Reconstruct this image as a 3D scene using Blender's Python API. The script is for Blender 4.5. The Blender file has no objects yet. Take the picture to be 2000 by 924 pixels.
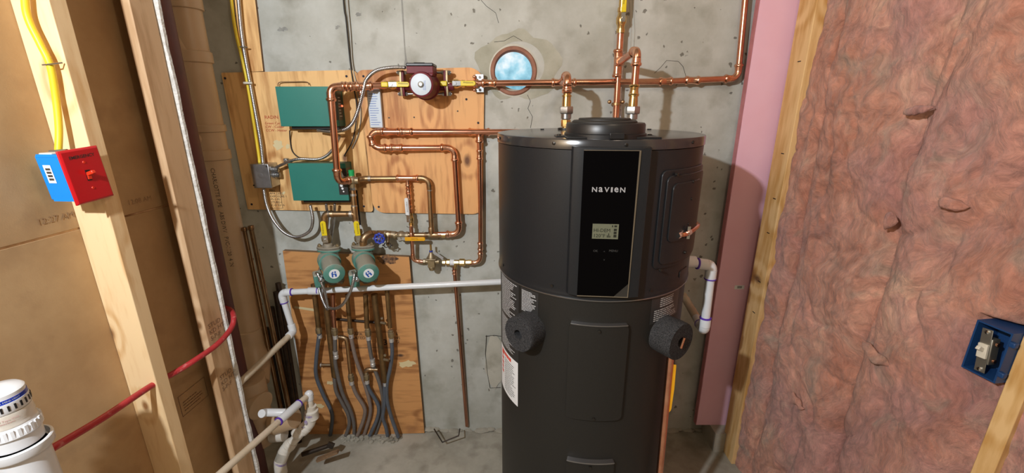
import bpy, bmesh, math, random
from mathutils import Vector, Matrix, noise
from math import sin, cos, pi, radians as R
random.seed(5)
V = Vector
SC = bpy.context.scene; COL = SC.collection

# ---------------- camera, world, lights, exposure ----------------
F, PIT, HC, YW = 834.8, 0.29427, 1.56, 1.775
cd = bpy.data.cameras.new('camera'); cam = bpy.data.objects.new('camera', cd); COL.objects.link(cam)
cd.sensor_width = 36; cd.lens = F/2000*36; cd.clip_start = .02
cam.location = (0, 0, HC); cam.rotation_euler = (pi/2-PIT, 0, 0); SC.camera = cam
wd = bpy.data.worlds.new('world'); SC.world = wd; wd.use_nodes = True
bg = wd.node_tree.nodes['Background']; bg.inputs[0].default_value = (1.0, .76, .50, 1); bg.inputs[1].default_value = .20
def lamp(name, loc, e, col, r):
    l = bpy.data.lights.new(name, 'POINT'); l.energy = e; l.color = col; l.shadow_soft_size = r
    o = bpy.data.objects.new(name, l); o.location = loc; COL.objects.link(o)
lamp('work_light', (-.80, -.25, 2.085), 118, (.90, .95, 1), .026)
lamp('ceiling_bulb', (.42, .28, 2.38), 10, (1, .80, .58), .05)
SC.view_settings.view_transform = 'Standard'; SC.view_settings.look = 'None'
SC.view_settings.gamma = 1; SC.view_settings.use_curve_mapping = False; SC.view_settings.exposure = 0.14

# ---------------- pixel <-> place helpers ----------------
cp, sp = cos(PIT), sin(PIT)
def ray(px, py):
    v = (462-py)/F
    return V(((px-1000)/F, cp+v*sp, -sp+v*cp))
def P(px, py, Y):                       # point of the room at depth Y
    q = ray(px, py); q = q*(Y/q.y); q.z += HC; return q
def plane_pt(px, py, a, b):             # point on the upright plane x = a + b*y
    q = ray(px, py); t = a/(q.x-b*q.y); q = q*t; q.z += HC; return q
LA, LB = -1.142, .07                    # left wall (face of the drywall)
RA, RB = 1.25, -.14                     # right wall (framing line)
def mm(Y, py): return Y/ray(1000, py).y/F   # metres per pixel at that depth

# ---------------- materials ----------------
def nd(nt, t, **k):
    n = nt.nodes.new(t)
    for a, b in k.items():
        if a.startswith('i_'): n.inputs[a[2:].replace('_', ' ')].default_value = b
        else: setattr(n, a, b)
    return n
def c4(c): return (*c, 1) if len(c) == 3 else c
def mat(name, c1, rough=.5, metal=0, c2=None, scale=8, stretch=(1, 1, 1), detail=6, bump=0, bscale=None, spec=None,
        lo=.35, hi=.65, c3=None, s3=20, lo3=.6, hi3=.75, emit=None, dust=None, coat=0, aniso=None, rvar=0):
    m = bpy.data.materials.new(name); m.use_nodes = True; nt = m.node_tree; L = nt.links.new
    b = nt.nodes['Principled BSDF']; b.inputs['Roughness'].default_value = rough; b.inputs['Metallic'].default_value = metal
    b.inputs['Base Color'].default_value = c4(c1)
    if spec is not None: b.inputs['Specular IOR Level'].default_value = spec
    if coat: b.inputs['Coat Weight'].default_value = coat; b.inputs['Coat Roughness'].default_value = .15
    tc = nd(nt, 'ShaderNodeTexCoord'); mp = nd(nt, 'ShaderNodeMapping'); mp.inputs['Scale'].default_value = stretch
    L(tc.outputs['Object'], mp.inputs['Vector']); col = None
    if c2:
        n = nd(nt, 'ShaderNodeTexNoise'); n.inputs['Scale'].default_value = scale; n.inputs['Detail'].default_value = detail
        n.inputs['Roughness'].default_value = .6
        L(mp.outputs[0], n.inputs['Vector']); r = nd(nt, 'ShaderNodeValToRGB')
        r.color_ramp.elements[0].position = lo; r.color_ramp.elements[1].position = hi
        r.color_ramp.elements[0].color = c4(c1); r.color_ramp.elements[1].color = c4(c2)
        L(n.outputs[0], r.inputs[0]); col = r.outputs[0]
        if rvar:
            mr = nd(nt, 'ShaderNodeMapRange'); mr.inputs[3].default_value = rough-rvar; mr.inputs[4].default_value = rough+rvar
            L(n.outputs[0], mr.inputs[0]); L(mr.outputs[0], b.inputs['Roughness'])
    def over(fac, c):
        nonlocal col
        mx = nd(nt, 'ShaderNodeMix', data_type='RGBA'); L(fac, mx.inputs[0])
        if col: L(col, mx.inputs[6])
        else: mx.inputs[6].default_value = c4(c1)
        mx.inputs[7].default_value = c4(c); col = mx.outputs[2]
    if c3:
        n = nd(nt, 'ShaderNodeTexNoise'); n.inputs['Scale'].default_value = s3; n.inputs['Detail'].default_value = 4
        L(tc.outputs['Object'], n.inputs['Vector']); mr = nd(nt, 'ShaderNodeMapRange')
        mr.inputs[1].default_value = lo3; mr.inputs[2].default_value = hi3
        L(n.outputs[0], mr.inputs[0]); over(mr.outputs[0], c3)
    if dust:                             # dirt that has settled on the upward faces of the thing
        g = nd(nt, 'ShaderNodeNewGeometry'); s = nd(nt, 'ShaderNodeSeparateXYZ'); L(g.outputs['Normal'], s.inputs[0])
        n = nd(nt, 'ShaderNodeTexNoise'); n.inputs['Scale'].default_value = 40; L(tc.outputs['Object'], n.inputs['Vector'])
        ad = nd(nt, 'ShaderNodeMath', operation='MULTIPLY_ADD'); L(n.outputs[0], ad.inputs[0]); ad.inputs[1].default_value = .8; L(s.outputs[2], ad.inputs[2])
        mr = nd(nt, 'ShaderNodeMapRange'); mr.inputs[1].default_value = .45; mr.inputs[2].default_value = 1.0; mr.inputs[4].default_value = .85
        L(ad.outputs[0], mr.inputs[0]); over(mr.outputs[0], dust)
    if col: L(col, b.inputs['Base Color'])
    if bump:
        n = nd(nt, 'ShaderNodeTexNoise'); n.inputs['Scale'].default_value = bscale or scale*4; n.inputs['Detail'].default_value = 8
        L(mp.outputs[0], n.inputs['Vector']); bp = nd(nt, 'ShaderNodeBump'); bp.inputs['Strength'].default_value = bump; bp.inputs['Distance'].default_value = .004
        L(n.outputs[0], bp.inputs['Height']); L(bp.outputs[0], b.inputs['Normal'])
    if emit:
        b.inputs['Emission Color'].default_value = c4(emit[0]); b.inputs['Emission Strength'].default_value = emit[1]
    return m
def wood(name, c1, c2, ck, axis='z', ring=26, dist=5, rough=.62, knots=2.2, kth=.055, stain=None):
    m = bpy.data.materials.new(name); m.use_nodes = True; nt = m.node_tree; L = nt.links.new
    b = nt.nodes['Principled BSDF']; b.inputs['Roughness'].default_value = rough
    tc = nd(nt, 'ShaderNodeTexCoord'); mp = nd(nt, 'ShaderNodeMapping')
    mp.inputs['Scale'].default_value = (1, 1, .13) if axis == 'z' else (.13, 1, 1)
    L(tc.outputs['Object'], mp.inputs[0])
    n0 = nd(nt, 'ShaderNodeTexNoise'); n0.inputs['Scale'].default_value = 3.2; n0.inputs['Detail'].default_value = 3; L(mp.outputs[0], n0.inputs[0])
    mk0 = nd(nt, 'ShaderNodeMapping'); mk0.inputs['Scale'].default_value = (1, .35, .55) if axis == 'z' else (.55, .35, 1); L(tc.outputs['Object'], mk0.inputs[0])
    sx = nd(nt, 'ShaderNodeSeparateXYZ'); L(mk0.outputs[0], sx.inputs[0]); ay_ = nd(nt, 'ShaderNodeMath', operation='ADD'); L(sx.outputs[0], ay_.inputs[0]); L(sx.outputs[1], ay_.inputs[1])
    mk = nd(nt, 'ShaderNodeCombineXYZ'); L(ay_.outputs[0], mk.inputs[0]); L(sx.outputs[2], mk.inputs[1])
    vo = nd(nt, 'ShaderNodeTexVoronoi'); vo.voronoi_dimensions = '2D'; vo.inputs['Scale'].default_value = knots*2.3; L(mk.outputs[0], vo.inputs[0])
    kw = nd(nt, 'ShaderNodeMapRange'); kw.inputs[1].default_value = .32; kw.inputs[2].default_value = 0; kw.inputs[3].default_value = 0; kw.inputs[4].default_value = 9; kw.interpolation_type = 'SMOOTHSTEP'; L(vo.outputs['Distance'], kw.inputs[0])
    w = nd(nt, 'ShaderNodeMath', operation='MULTIPLY_ADD'); L(n0.outputs[0], w.inputs[0]); w.inputs[1].default_value = ring*dist/4; L(kw.outputs[0], w.inputs[2])
    s = nd(nt, 'ShaderNodeMath', operation='SINE'); L(w.outputs[0], s.inputs[0])
    n1 = nd(nt, 'ShaderNodeTexNoise'); n1.inputs['Scale'].default_value = 60; n1.inputs['Detail'].default_value = 5; L(mp.outputs[0], n1.inputs[0])
    a = nd(nt, 'ShaderNodeMath', operation='MULTIPLY_ADD'); L(s.outputs[0], a.inputs[0]); a.inputs[1].default_value = .16; L(n1.outputs[0], a.inputs[2])
    n2 = nd(nt, 'ShaderNodeTexNoise'); n2.inputs['Scale'].default_value = 5; n2.inputs['Detail'].default_value = 3; L(mp.outputs[0], n2.inputs[0])
    a2 = nd(nt, 'ShaderNodeMath', operation='MULTIPLY_ADD'); L(n2.outputs[0], a2.inputs[0]); a2.inputs[1].default_value = .8; L(a.outputs[0], a2.inputs[2])
    r = nd(nt, 'ShaderNodeValToRGB'); r.color_ramp.elements[0].position = .62; r.color_ramp.elements[1].position = 1.15
    r.color_ramp.elements[0].color = c4(c1); r.color_ramp.elements[1].color = c4(c2); L(a2.outputs[0], r.inputs[0]); col = r.outputs[0]
    mr = nd(nt, 'ShaderNodeMapRange'); mr.inputs[1].default_value = kth*1.5; mr.inputs[2].default_value = kth*.5; L(vo.outputs['Distance'], mr.inputs[0])
    sr = nd(nt, 'ShaderNodeSeparateXYZ'); L(vo.outputs['Color'], sr.inputs[0]); gt = nd(nt, 'ShaderNodeMath', operation='GREATER_THAN'); L(sr.outputs[0], gt.inputs[0]); gt.inputs[1].default_value = .45
    gm = nd(nt, 'ShaderNodeMath', operation='MULTIPLY'); L(mr.outputs[0], gm.inputs[0]); L(gt.outputs[0], gm.inputs[1]); mr = gm
    mx = nd(nt, 'ShaderNodeMix', data_type='RGBA'); L(mr.outputs[0], mx.inputs[0]); L(col, mx.inputs[6]); mx.inputs[7].default_value = c4(ck); col = mx.outputs[2]
    if stain:
        n3 = nd(nt, 'ShaderNodeTexNoise'); n3.inputs['Scale'].default_value = 7; n3.inputs['Detail'].default_value = 6; L(tc.outputs['Object'], n3.inputs[0])
        m3 = nd(nt, 'ShaderNodeMapRange'); m3.inputs[1].default_value = .58; m3.inputs[2].default_value = .72; m3.inputs[4].default_value = .6; L(n3.outputs[0], m3.inputs[0])
        mx = nd(nt, 'ShaderNodeMix', data_type='RGBA'); L(m3.outputs[0], mx.inputs[0]); L(col, mx.inputs[6]); mx.inputs[7].default_value = c4(stain); col = mx.outputs[2]
    L(col, b.inputs['Base Color'])
    bp = nd(nt, 'ShaderNodeBump'); bp.inputs['Strength'].default_value = .12; bp.inputs['Distance'].default_value = .002; L(a.outputs[0], bp.inputs['Height']); L(bp.outputs[0], b.inputs['Normal'])
    return m
def concrete(name, c1, c2, c3, bump=.4, pits=True):
    m = bpy.data.materials.new(name); m.use_nodes = True; nt = m.node_tree; L = nt.links.new
    b = nt.nodes['Principled BSDF']; b.inputs['Roughness'].default_value = .85; b.inputs['Specular IOR Level'].default_value = .25
    tc = nd(nt, 'ShaderNodeTexCoord'); O = tc.outputs['Object']
    n = nd(nt, 'ShaderNodeTexNoise'); n.inputs['Scale'].default_value = 2.6; n.inputs['Detail'].default_value = 10; n.inputs['Roughness'].default_value = .65; L(O, n.inputs[0])
    r = nd(nt, 'ShaderNodeValToRGB'); e = r.color_ramp.elements; e[0].position = .32; e[1].position = .66; e[0].color = c4(c1); e[1].color = c4(c2)
    L(n.outputs[0], r.inputs[0]); col = r.outputs[0]
    n2 = nd(nt, 'ShaderNodeTexNoise'); n2.inputs['Scale'].default_value = 9; n2.inputs['Detail'].default_value = 8; L(O, n2.inputs[0])
    mr = nd(nt, 'ShaderNodeMapRange'); mr.inputs[1].default_value = .52; mr.inputs[2].default_value = .74; mr.inputs[4].default_value = .75; L(n2.outputs[0], mr.inputs[0])
    mx = nd(nt, 'ShaderNodeMix', data_type='RGBA'); L(mr.outputs[0], mx.inputs[0]); L(col, mx.inputs[6]); mx.inputs[7].default_value = c4(c3); col = mx.outputs[2]
    h = n2.outputs[0]
    if pits:
        wob = nd(nt, 'ShaderNodeTexNoise'); wob.inputs['Scale'].default_value = 60; L(O, wob.inputs[0])
        wa = nd(nt, 'ShaderNodeVectorMath', operation='MULTIPLY_ADD'); L(wob.outputs['Color'], wa.inputs[0]); wa.inputs[1].default_value = (.02, .02, .02); L(O, wa.inputs[2])
        vo = nd(nt, 'ShaderNodeTexVoronoi'); vo.inputs['Scale'].default_value = 24; L(wa.outputs[0], vo.inputs[0])
        n4 = nd(nt, 'ShaderNodeTexNoise'); n4.inputs['Scale'].default_value = 3; L(O, n4.inputs[0])
        ad = nd(nt, 'ShaderNodeMath', operation='MULTIPLY_ADD'); L(n4.outputs[0], ad.inputs[0]); ad.inputs[1].default_value = -.55; L(vo.outputs['Distance'], ad.inputs[2])
        pr = nd(nt, 'ShaderNodeMapRange'); pr.inputs[1].default_value = -.16; pr.inputs[2].default_value = -.20; pr.inputs[3].default_value = 0; pr.inputs[4].default_value = .75; L(ad.outputs[0], pr.inputs[0])
        mx = nd(nt, 'ShaderNodeMix', data_type='RGBA'); L(pr.outputs[0], mx.inputs[0]); L(col, mx.inputs[6]); mx.inputs[7].default_value = (.10, .09, .07, 1); col = mx.outputs[2]
        sb = nd(nt, 'ShaderNodeMath', operation='SUBTRACT'); L(n2.outputs[0], sb.inputs[0]); L(pr.outputs[0], sb.inputs[1]); h = sb.outputs[0]
    L(col, b.inputs['Base Color'])
    bp = nd(nt, 'ShaderNodeBump'); bp.inputs['Strength'].default_value = bump; bp.inputs['Distance'].default_value = .006; L(h, bp.inputs['Height']); L(bp.outputs[0], b.inputs['Normal'])
    return m
M = {}
M['wall'] = concrete('wall_concrete', (.37, .37, .32), (.60, .61, .57), (.28, .27, .22))
M['floor'] = concrete('floor_concrete', (.27, .25, .20), (.50, .47, .40), (.19, .17, .13), .5, False)
M['cutconc'] = concrete('rough_concrete', (.42, .40, .33), (.6, .58, .50), (.2, .18, .13), .9, False)
M['ply'] = wood('plywood', (.48, .22, .065), (.86, .53, .22), (.22, .09, .035), ring=26, kth=.045)
M['ply2'] = wood('plywood_orange', (.46, .19, .065), (.80, .43, .17), (.17, .07, .03), ring=30, dist=6, kth=.06)
M['ply3'] = wood('plywood_lower', (.34, .14, .045), (.64, .31, .11), (.10, .05, .03), axis='x', ring=22, kth=.04, stain=(.30, .13, .05))
M['plyedge'] = mat('plywood_edge', (.16, .09, .045), .8, c2=(.28, .17, .09), scale=30, stretch=(1, 8, 1))
M['pine'] = wood('pine_stud', (.70, .43, .19), (.87, .64, .36), (.30, .14, .05), ring=30, dist=4, kth=.05, knots=2.6)
M['pine2'] = wood('pine_stud_tan', (.52, .32, .165), (.70, .48, .28), (.26, .13, .05), ring=40, dist=4, kth=.04)
M['pine3'] = wood('pine_stud_gold', (.58, .32, .10), (.78, .52, .24), (.20, .10, .04), ring=34, dist=4, kth=.04)
M['paper'] = mat('drywall_paper', (.42, .27, .135), .85, c2=(.53, .36, .19), scale=5, c3=(.36, .23, .12), s3=9, lo3=.55, hi3=.8, bump=.05, bscale=300, spec=.2)
M['gypsum'] = mat('gypsum_core', (.80, .79, .75), .9, c2=(.55, .53, .49), scale=60, bump=.9, bscale=120)
M['copper'] = mat('new_copper', (.88, .46, .31), .24, 1, c2=(.68, .29, .18), scale=18, bump=.03, c3=(.30, .11, .07), s3=30, lo3=.62, hi3=.9, rvar=.1)
M['copperf'] = mat('copper_fitting', (.93, .54, .37), .26, 1, c2=(.70, .33, .20), scale=40)
M['copperd'] = mat('flux_darkened_copper', (.42, .20, .14), .34, 1, c2=(.60, .29, .18), scale=12, stretch=(3, 3, .6))
M['oldcu'] = mat('old_copper', (.42, .26, .13), .42, 1, c2=(.58, .36, .18), scale=14, c3=(.28, .20, .12), s3=22, dust=(.32, .25, .17))
M['oldcud'] = mat('dirty_copper', (.17, .105, .045), .55, .85, c2=(.32, .19, .08), scale=14, c3=(.10, .085, .05), s3=26)
M['brass'] = mat('brass', (.83, .60, .26), .27, 1, c2=(.66, .44, .18), scale=30)
M['dbrass'] = mat('dull_brass', (.42, .33, .19), .5, .8, c2=(.30, .23, .13), scale=30, dust=(.36, .30, .22))
M['solder'] = mat('solder', (.62, .58, .52), .4, .8, c2=(.45, .40, .34), scale=60)
M['zinc'] = mat('galvanised_steel', (.56, .57, .58), .36, 1, c2=(.36, .37, .38), scale=18, c3=(.22, .22, .22), s3=12)
M['chrome'] = mat('chrome', (.80, .82, .84), .16, 1)
M['conduit'] = mat('conduit_steel', (.60, .60, .61), .32, 1, c2=(.42, .42, .43), scale=50)
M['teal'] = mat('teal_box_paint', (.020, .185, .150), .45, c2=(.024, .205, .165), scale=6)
M['tealshade'] = mat('shaded_teal_paint', (.012, .10, .083), .5)  # same box paint, darkened: shade on the side faces is put into the colour
M['pumpgreen'] = mat('pump_green', (.10, .27, .22), .5, c2=(.07, .21, .17), scale=20, dust=(.36, .32, .26))
M['flange'] = mat('cast_flange', (.28, .26, .21), .7, .3, c2=(.15, .14, .11), scale=40, dust=(.42, .37, .29), bump=.3)
M['maroon'] = mat('maroon_paint', (.16, .018, .026), .5, c2=(.13, .014, .022), scale=20, spec=.3)
M['post'] = mat('maroon_post_paint', (.14, .045, .04), .5, c2=(.10, .035, .03), scale=10)
M['black'] = mat('black_plastic', (.012, .012, .013), .38)
M['blackr'] = mat('black_rubber', (.02, .018, .016), .6)
M['blackiron'] = mat('black_iron', (.03, .022, .016), .5, .5, c2=(.06, .04, .028), scale=30)
M['bronze'] = mat('bronze_tube', (.34, .22, .12), .33, 1, c2=(.22, .14, .075), scale=20)
M['tank'] = mat('tank_charcoal', (.012, .0135, .016), .38, .1, spec=.42, c2=(.016, .0175, .020), scale=300, bump=.02, bscale=900)
M['tank2'] = mat('tank_lower_charcoal', (.017, .016, .014), .48, .1, spec=.36, c2=(.021, .020, .018), scale=300, bump=.03, bscale=900)
M['lid'] = mat('tank_lid', (.025, .025, .027), .17, 0, spec=.8, bump=.015, bscale=700)
M['seam'] = mat('worn_trim', (.30, .30, .31), .28, .9)
M['glass'] = mat('black_glass', (.001, .001, .0015), .08, spec=.12)
M['silver'] = mat('silver_trim', (.62, .58, .52), .25, 1)
M['logo'] = mat('grey_logo', (.33, .33, .34), .4)
M['faint'] = mat('faint_icon', (.05, .05, .05), .4)
M['lcd'] = mat('lcd_screen', (.12, .125, .085), .3, emit=((.30, .33, .20), .05))
M['lcdink'] = mat('lcd_ink', (.012, .014, .008), .5)
M['felt'] = mat('black_felt', (.016, .016, .017), .95, c2=(.065, .065, .068), scale=420, stretch=(1, 1, .6), detail=8, bump=.35, bscale=300, spec=.1)
M['pvc'] = mat('new_white_pvc', (.80, .82, .84), .25, c2=(.74, .76, .78), scale=5)
M['pvcold'] = mat('old_cream_pvc', (.60, .49, .35), .4, c2=(.70, .61, .48), scale=10, c3=(.42, .30, .17), s3=14)
M['pvctrap'] = mat('grubby_white_pvc', (.82, .79, .73), .38, c2=(.66, .60, .50), scale=16)
M['primer'] = mat('purple_primer', (.10, .03, .42), .5)
M['primer2'] = mat('purple_primer_smear', (.24, .17, .42), .5, c2=(.60, .56, .55), scale=40)
M['beige'] = mat('beige_drain_pipe', (.60, .43, .27), .38, c2=(.54, .38, .23), scale=6)
M['ink'] = mat('dark_ink', (.03, .025, .022), .7)
M['stamp'] = mat('brown_stamp_ink', (.20, .11, .055), .8); M['stampf'] = mat('faded_stamp_ink', (.34, .21, .11), .8)
M['redink'] = mat('red_marker', (.45, .05, .02), .7)
M['pencil'] = mat('pencil_scrawl', (.32, .33, .34), .8)
M['redpex'] = mat('red_tubing', (.50, .035, .04), .33, c2=(.42, .03, .035), scale=20, c3=(.62, .22, .2), s3=60, lo3=.62, hi3=.8)
M['pexb'] = mat('blue_grey_tubing', (.105, .125, .155), .42, c2=(.085, .095, .115), scale=20)
M['pexg'] = mat('grey_tubing', (.155, .14, .13), .5, c2=(.12, .105, .095), scale=20)
M['pext'] = mat('taupe_tubing', (.25, .19, .16), .5, c2=(.19, .145, .12), scale=20)
M['ferrule'] = mat('crimp_collar', (.62, .60, .58), .35, .5)
M['romex'] = mat('yellow_cable_jacket', (.86, .64, .03), .42)
M['yel'] = mat('yellow_handle_vinyl', (.78, .60, .01), .38)
M['org'] = mat('amber_handle_vinyl', (.85, .42, .01), .38)
M['whit'] = mat('white_handle_vinyl', (.78, .80, .82), .35)
M['blue'] = mat('blue_box_plastic', (.005, .24, .78), .38)
M['blued'] = mat('navy_box_plastic', (.01, .05, .16), .42)
M['bluehand'] = mat('blue_valve_wheel', (.02, .045, .38), .35, coat=.3)
M['redplate'] = mat('red_wall_plate', (.56, .006, .012), .32, coat=.2)
M['redtog'] = mat('red_toggle', (.78, .04, .012), .3)
M['paperw'] = mat('white_label', (.80, .82, .84), .5)
M['paperb'] = mat('pale_blue_label', (.60, .68, .76), .45)
M['grey'] = mat('grey_enamel', (.42, .42, .42), .4, .3)
M['inkblue'] = mat('blue_print', (.02, .10, .45), .5)
M['decal'] = mat('sticker_black', (.03, .03, .03), .35)
M['green'] = mat('green_tape', (.01, .36, .10), .5)
M['foam'] = mat('pink_foam_board', (.88, .55, .68), .7, c2=(.85, .50, .62), scale=4)
M['foame'] = mat('foam_cut_edge', (.55, .22, .24), .8, c2=(.45, .17, .18), scale=20)
M['wax'] = mat('pale_smear', (.72, .60, .34), .7)
M['clay'] = mat('terracotta_sleeve', (.36, .17, .11), .75, c2=(.25, .11, .07), scale=25)
M['ivory'] = mat('ivory_plastic', (.66, .62, .52), .4)
M['steel'] = mat('dull_yoke_steel', (.34, .33, .29), .45, .9)
M['bluetrim'] = mat('cobalt_band', (.005, .035, .42), .35)
M['pinkprint'] = mat('pale_red_print', (.70, .42, .40), .6)
M['screw'] = mat('dark_screw', (.05, .045, .04), .4, .8)
M['hole'] = mat('drilled_hole', (.02, .02, .035), .8)
M['daubblue'] = mat('blue_dot', (.03, .05, .12), .5)
M['bluestain'] = None

# ---------------- mesh builder ----------------
class MB:
    def __init__(s): s.bm = bmesh.new(); s.mi = 0
    def face(s, vs):
        try: f = s.bm.faces.new(vs); f.material_index = s.mi; return f
        except ValueError: return None
    def rings(s, rs, closed=True, cap=True, loop=False):
        R_ = [[s.bm.verts.new(p) for p in r] for r in rs]
        n = len(R_[0]); m = len(R_)
        for i in range(m if loop else m-1):
            a, b = R_[i], R_[(i+1) % m]
            for j in range(n if closed else n-1): s.face([a[j], a[(j+1) % n], b[(j+1) % n], b[j]])
        if cap and closed and not loop: s.face(R_[0][::-1]); s.face(R_[-1])
        return s
    def box(s, c, size, ax=None):
        c = V(c); X, Y, Z = ax or (V((1, 0, 0)), V((0, 1, 0)), V((0, 0, 1))); h = [k/2 for k in size]
        v = [s.bm.verts.new(c+X*(i*h[0])+Y*(j*h[1])+Z*(k*h[2])) for i in (-1, 1) for j in (-1, 1) for k in (-1, 1)]
        for q in ((0, 1, 3, 2), (4, 6, 7, 5), (0, 4, 5, 1), (2, 3, 7, 6), (0, 2, 6, 4), (1, 5, 7, 3)): s.face([v[i] for i in q])
        return s
    def bx(s, x0, x1, y0, y1, z0, z1): return s.box(((x0+x1)/2, (y0+y1)/2, (z0+z1)/2), (abs(x1-x0), abs(y1-y0), abs(z1-z0)))
    def lathe(s, o, axis, prof, n=24, a0=0, cap=True):      # prof: (distance along the axis, radius)
        o = V(o); a = V(axis).normalized(); u = perp(a); w = a.cross(u)
        s.rings([[o+a*t+(u*cos(a0+2*pi*k/n)+w*sin(a0+2*pi*k/n))*max(r, 1e-5) for k in range(n)] for t, r in prof], cap=cap); return s
    def cyl(s, p, q, r, r2=None, n=16):
        p, q = V(p), V(q); return s.lathe(p, q-p, [(0, r), ((q-p).length, r if r2 is None else r2)], n)
    def tube(s, pts, r, n=12, loop=False):
        pts = [V(p) for p in pts]; k = len(pts)
        T = [(pts[(i+1) % k if loop else min(i+1, k-1)]-pts[(i-1) % k if loop else max(i-1, 0)]).normalized() for i in range(k)]
        u = perp(T[0]); rs = []
        for i in range(k):
            u = (u-T[i]*u.dot(T[i])).normalized(); w = T[i].cross(u); rr = r[i] if isinstance(r, (list, tuple)) else r
            rs.append([pts[i]+(u*cos(2*pi*j/n)+w*sin(2*pi*j/n))*rr for j in range(n)])
        return s.rings(rs, loop=loop)
    def prism(s, poly, d):
        d = V(d); a = [s.bm.verts.new(V(p)) for p in poly]; b = [s.bm.verts.new(V(p)+d) for p in poly]; n = len(a)
        s.face(a); s.face(b[::-1])
        for i in range(n): s.face([a[i], b[i], b[(i+1) % n], a[(i+1) % n]])
        return s
    def ball(s, c, r, n=12, sc=(1, 1, 1)):
        c = V(c); s.rings([[c+V((sc[0]*r*sin(t)*cos(2*pi*j/n), sc[1]*r*sin(t)*sin(2*pi*j/n), sc[2]*r*cos(t))) for j in range(n)] for t in [pi*(i+.02)/(n/2+.04) for i in range(n//2+1)]]); return s
    def build(s, name, m, parent=None, bevel=0, ang=38, origin=None):
        bmesh.ops.recalc_face_normals(s.bm, faces=s.bm.faces)
        me = bpy.data.meshes.new(name); s.bm.to_mesh(me); s.bm.free()
        ms = m if isinstance(m, (list, tuple)) else [m]
        for k in ms: me.materials.append(M[k] if isinstance(k, str) else k)
        me.polygons.foreach_set('use_smooth', [True]*len(me.polygons)); me.set_sharp_from_angle(angle=R(ang))
        return link(name, me, parent, bevel, origin)
def perp(a): return a.cross(V((0, 0, 1)) if abs(a.z) < .9 else V((1, 0, 0))).normalized()
def link(name, me, parent=None, bevel=0, origin=None):
    o = bpy.data.objects.new(name, me); COL.objects.link(o)
    if parent is not None:
        w = V((0, 0, 0)); p = parent
        while p is not None: w += p.location; p = p.parent
        o.parent = parent; o.location = -w
    else:
        xs = [v.co for v in me.vertices]
        c = V(((min(v.x for v in xs)+max(v.x for v in xs))/2, (min(v.y for v in xs)+max(v.y for v in xs))/2, min(v.z for v in xs)))
        me.transform(Matrix.Translation(-c)); o.location = c
    if bevel:
        b = o.modifiers.new('bevel', 'BEVEL'); b.width = bevel; b.segments = 2; b.limit_method = 'ANGLE'; b.harden_normals = False
    return o
def tag(o, label, cat, group=None):
    o['label'] = label; o['category'] = cat
    if group: o['group'] = group
    return o
def thing(name, loc, label, cat, group=None):
    o = bpy.data.objects.new(name, None); COL.objects.link(o); o.location = loc; o.empty_display_size = .05
    return tag(o, label, cat, group)
def struct(o): o['kind'] = 'structure'; return o
def stuff(o): o['kind'] = 'stuff'; return o
def text(body, fn, size, m, parent, name='lettering', bold=.0, align='CENTER', slant=0):
    cu = bpy.data.curves.new(name, 'FONT'); cu.body = body; cu.size = size; cu.align_x = align; cu.offset = bold; cu.resolution_u = 2; cu.shear = slant
    t = bpy.data.objects.new('t', cu); COL.objects.link(t); dg = bpy.context.evaluated_depsgraph_get(); dg.update()
    me = bpy.data.meshes.new_from_object(t.evaluated_get(dg)); bpy.data.objects.remove(t)
    for v in me.vertices: v.co = fn(v.co.x, v.co.y)
    me.materials.clear(); me.materials.append(M[m]); me.name = name
    return link(name, me, parent)
def flat(o, X, Z):                       # drawing plane: origin, across, up
    o, X, Z = V(o), V(X).normalized(), V(Z).normalized(); return lambda u, v: o+X*u+Z*v
def patch(fn, u0, u1, v0, v1, m, parent, name, th=.0004, nu=1, nv=1, out=None):
    b = MB(); g = [[b.bm.verts.new(fn(u0+(u1-u0)*i/nu, v0+(v1-v0)*j/nv)) for i in range(nu+1)] for j in range(nv+1)]
    for j in range(nv):
        for i in range(nu): b.face([g[j][i], g[j][i+1], g[j+1][i+1], g[j+1][i]])
    return b.build(name, m, parent)
def printlines(fn, u0, u1, v0, v1, n, m, parent, name='print', fill=.45, seed=1, words=True, curved=1):
    rr = random.Random(seed); b = MB(); dv = (v1-v0)/n
    for i in range(n):
        v = v1-dv*(i+.5); u = u0+(u1-u0)*.02; end = u0+(u1-u0)*rr.uniform(.6, 1)
        while u < end:
            w = min((u1-u0)*rr.uniform(.05, .16), end-u); k = max(1, int(curved*w/.01))
            for q in range(k):
                a, c = u+w*q/k, u+w*(q+1)/k
                b.face([b.bm.verts.new(fn(a, v-dv*fill/2)), b.bm.verts.new(fn(c, v-dv*fill/2)), b.bm.verts.new(fn(c, v+dv*fill/2)), b.bm.verts.new(fn(a, v+dv*fill/2))])
            u += w+(u1-u0)*.018
    return b.build(name, m, parent)

# ---------------- pipes ----------------
def fillets(pts, rb):
    out = []
    for i in range(1, len(pts)-1):
        a, b, c = pts[i-1], pts[i], pts[i+1]; d1 = (a-b); d2 = (c-b); l1, l2 = d1.length, d2.length; d1.normalize(); d2.normalize()
        ang = d1.angle(d2)
        if ang > pi-.03: out.append(None); continue
        t = min(rb/math.tan(ang/2), l1*.48, l2*.48); rr = t*math.tan(ang/2)
        cen = b+(d1+d2).normalized()*(rr/sin(ang/2)); s, e = b+d1*t, b+d2*t; v0 = s-cen; v1 = e-cen; tot = v0.angle(v1)
        k = 7; arc = [cen+(v0*sin((1-j/k)*tot)+v1*sin(j/k*tot))/sin(tot) for j in range(k+1)]
        out.append((s, e, arc, -d1, d2))
    return out
STY = {'press': (1.12, 1.24, 1.5, 2.2), 'plain': (1.13, 1.16, 0, 1.6), 'pvc': (1.22, 1.26, 0, 2.1), 'old': (1.18, 1.2, 0, 1.6)}
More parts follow.
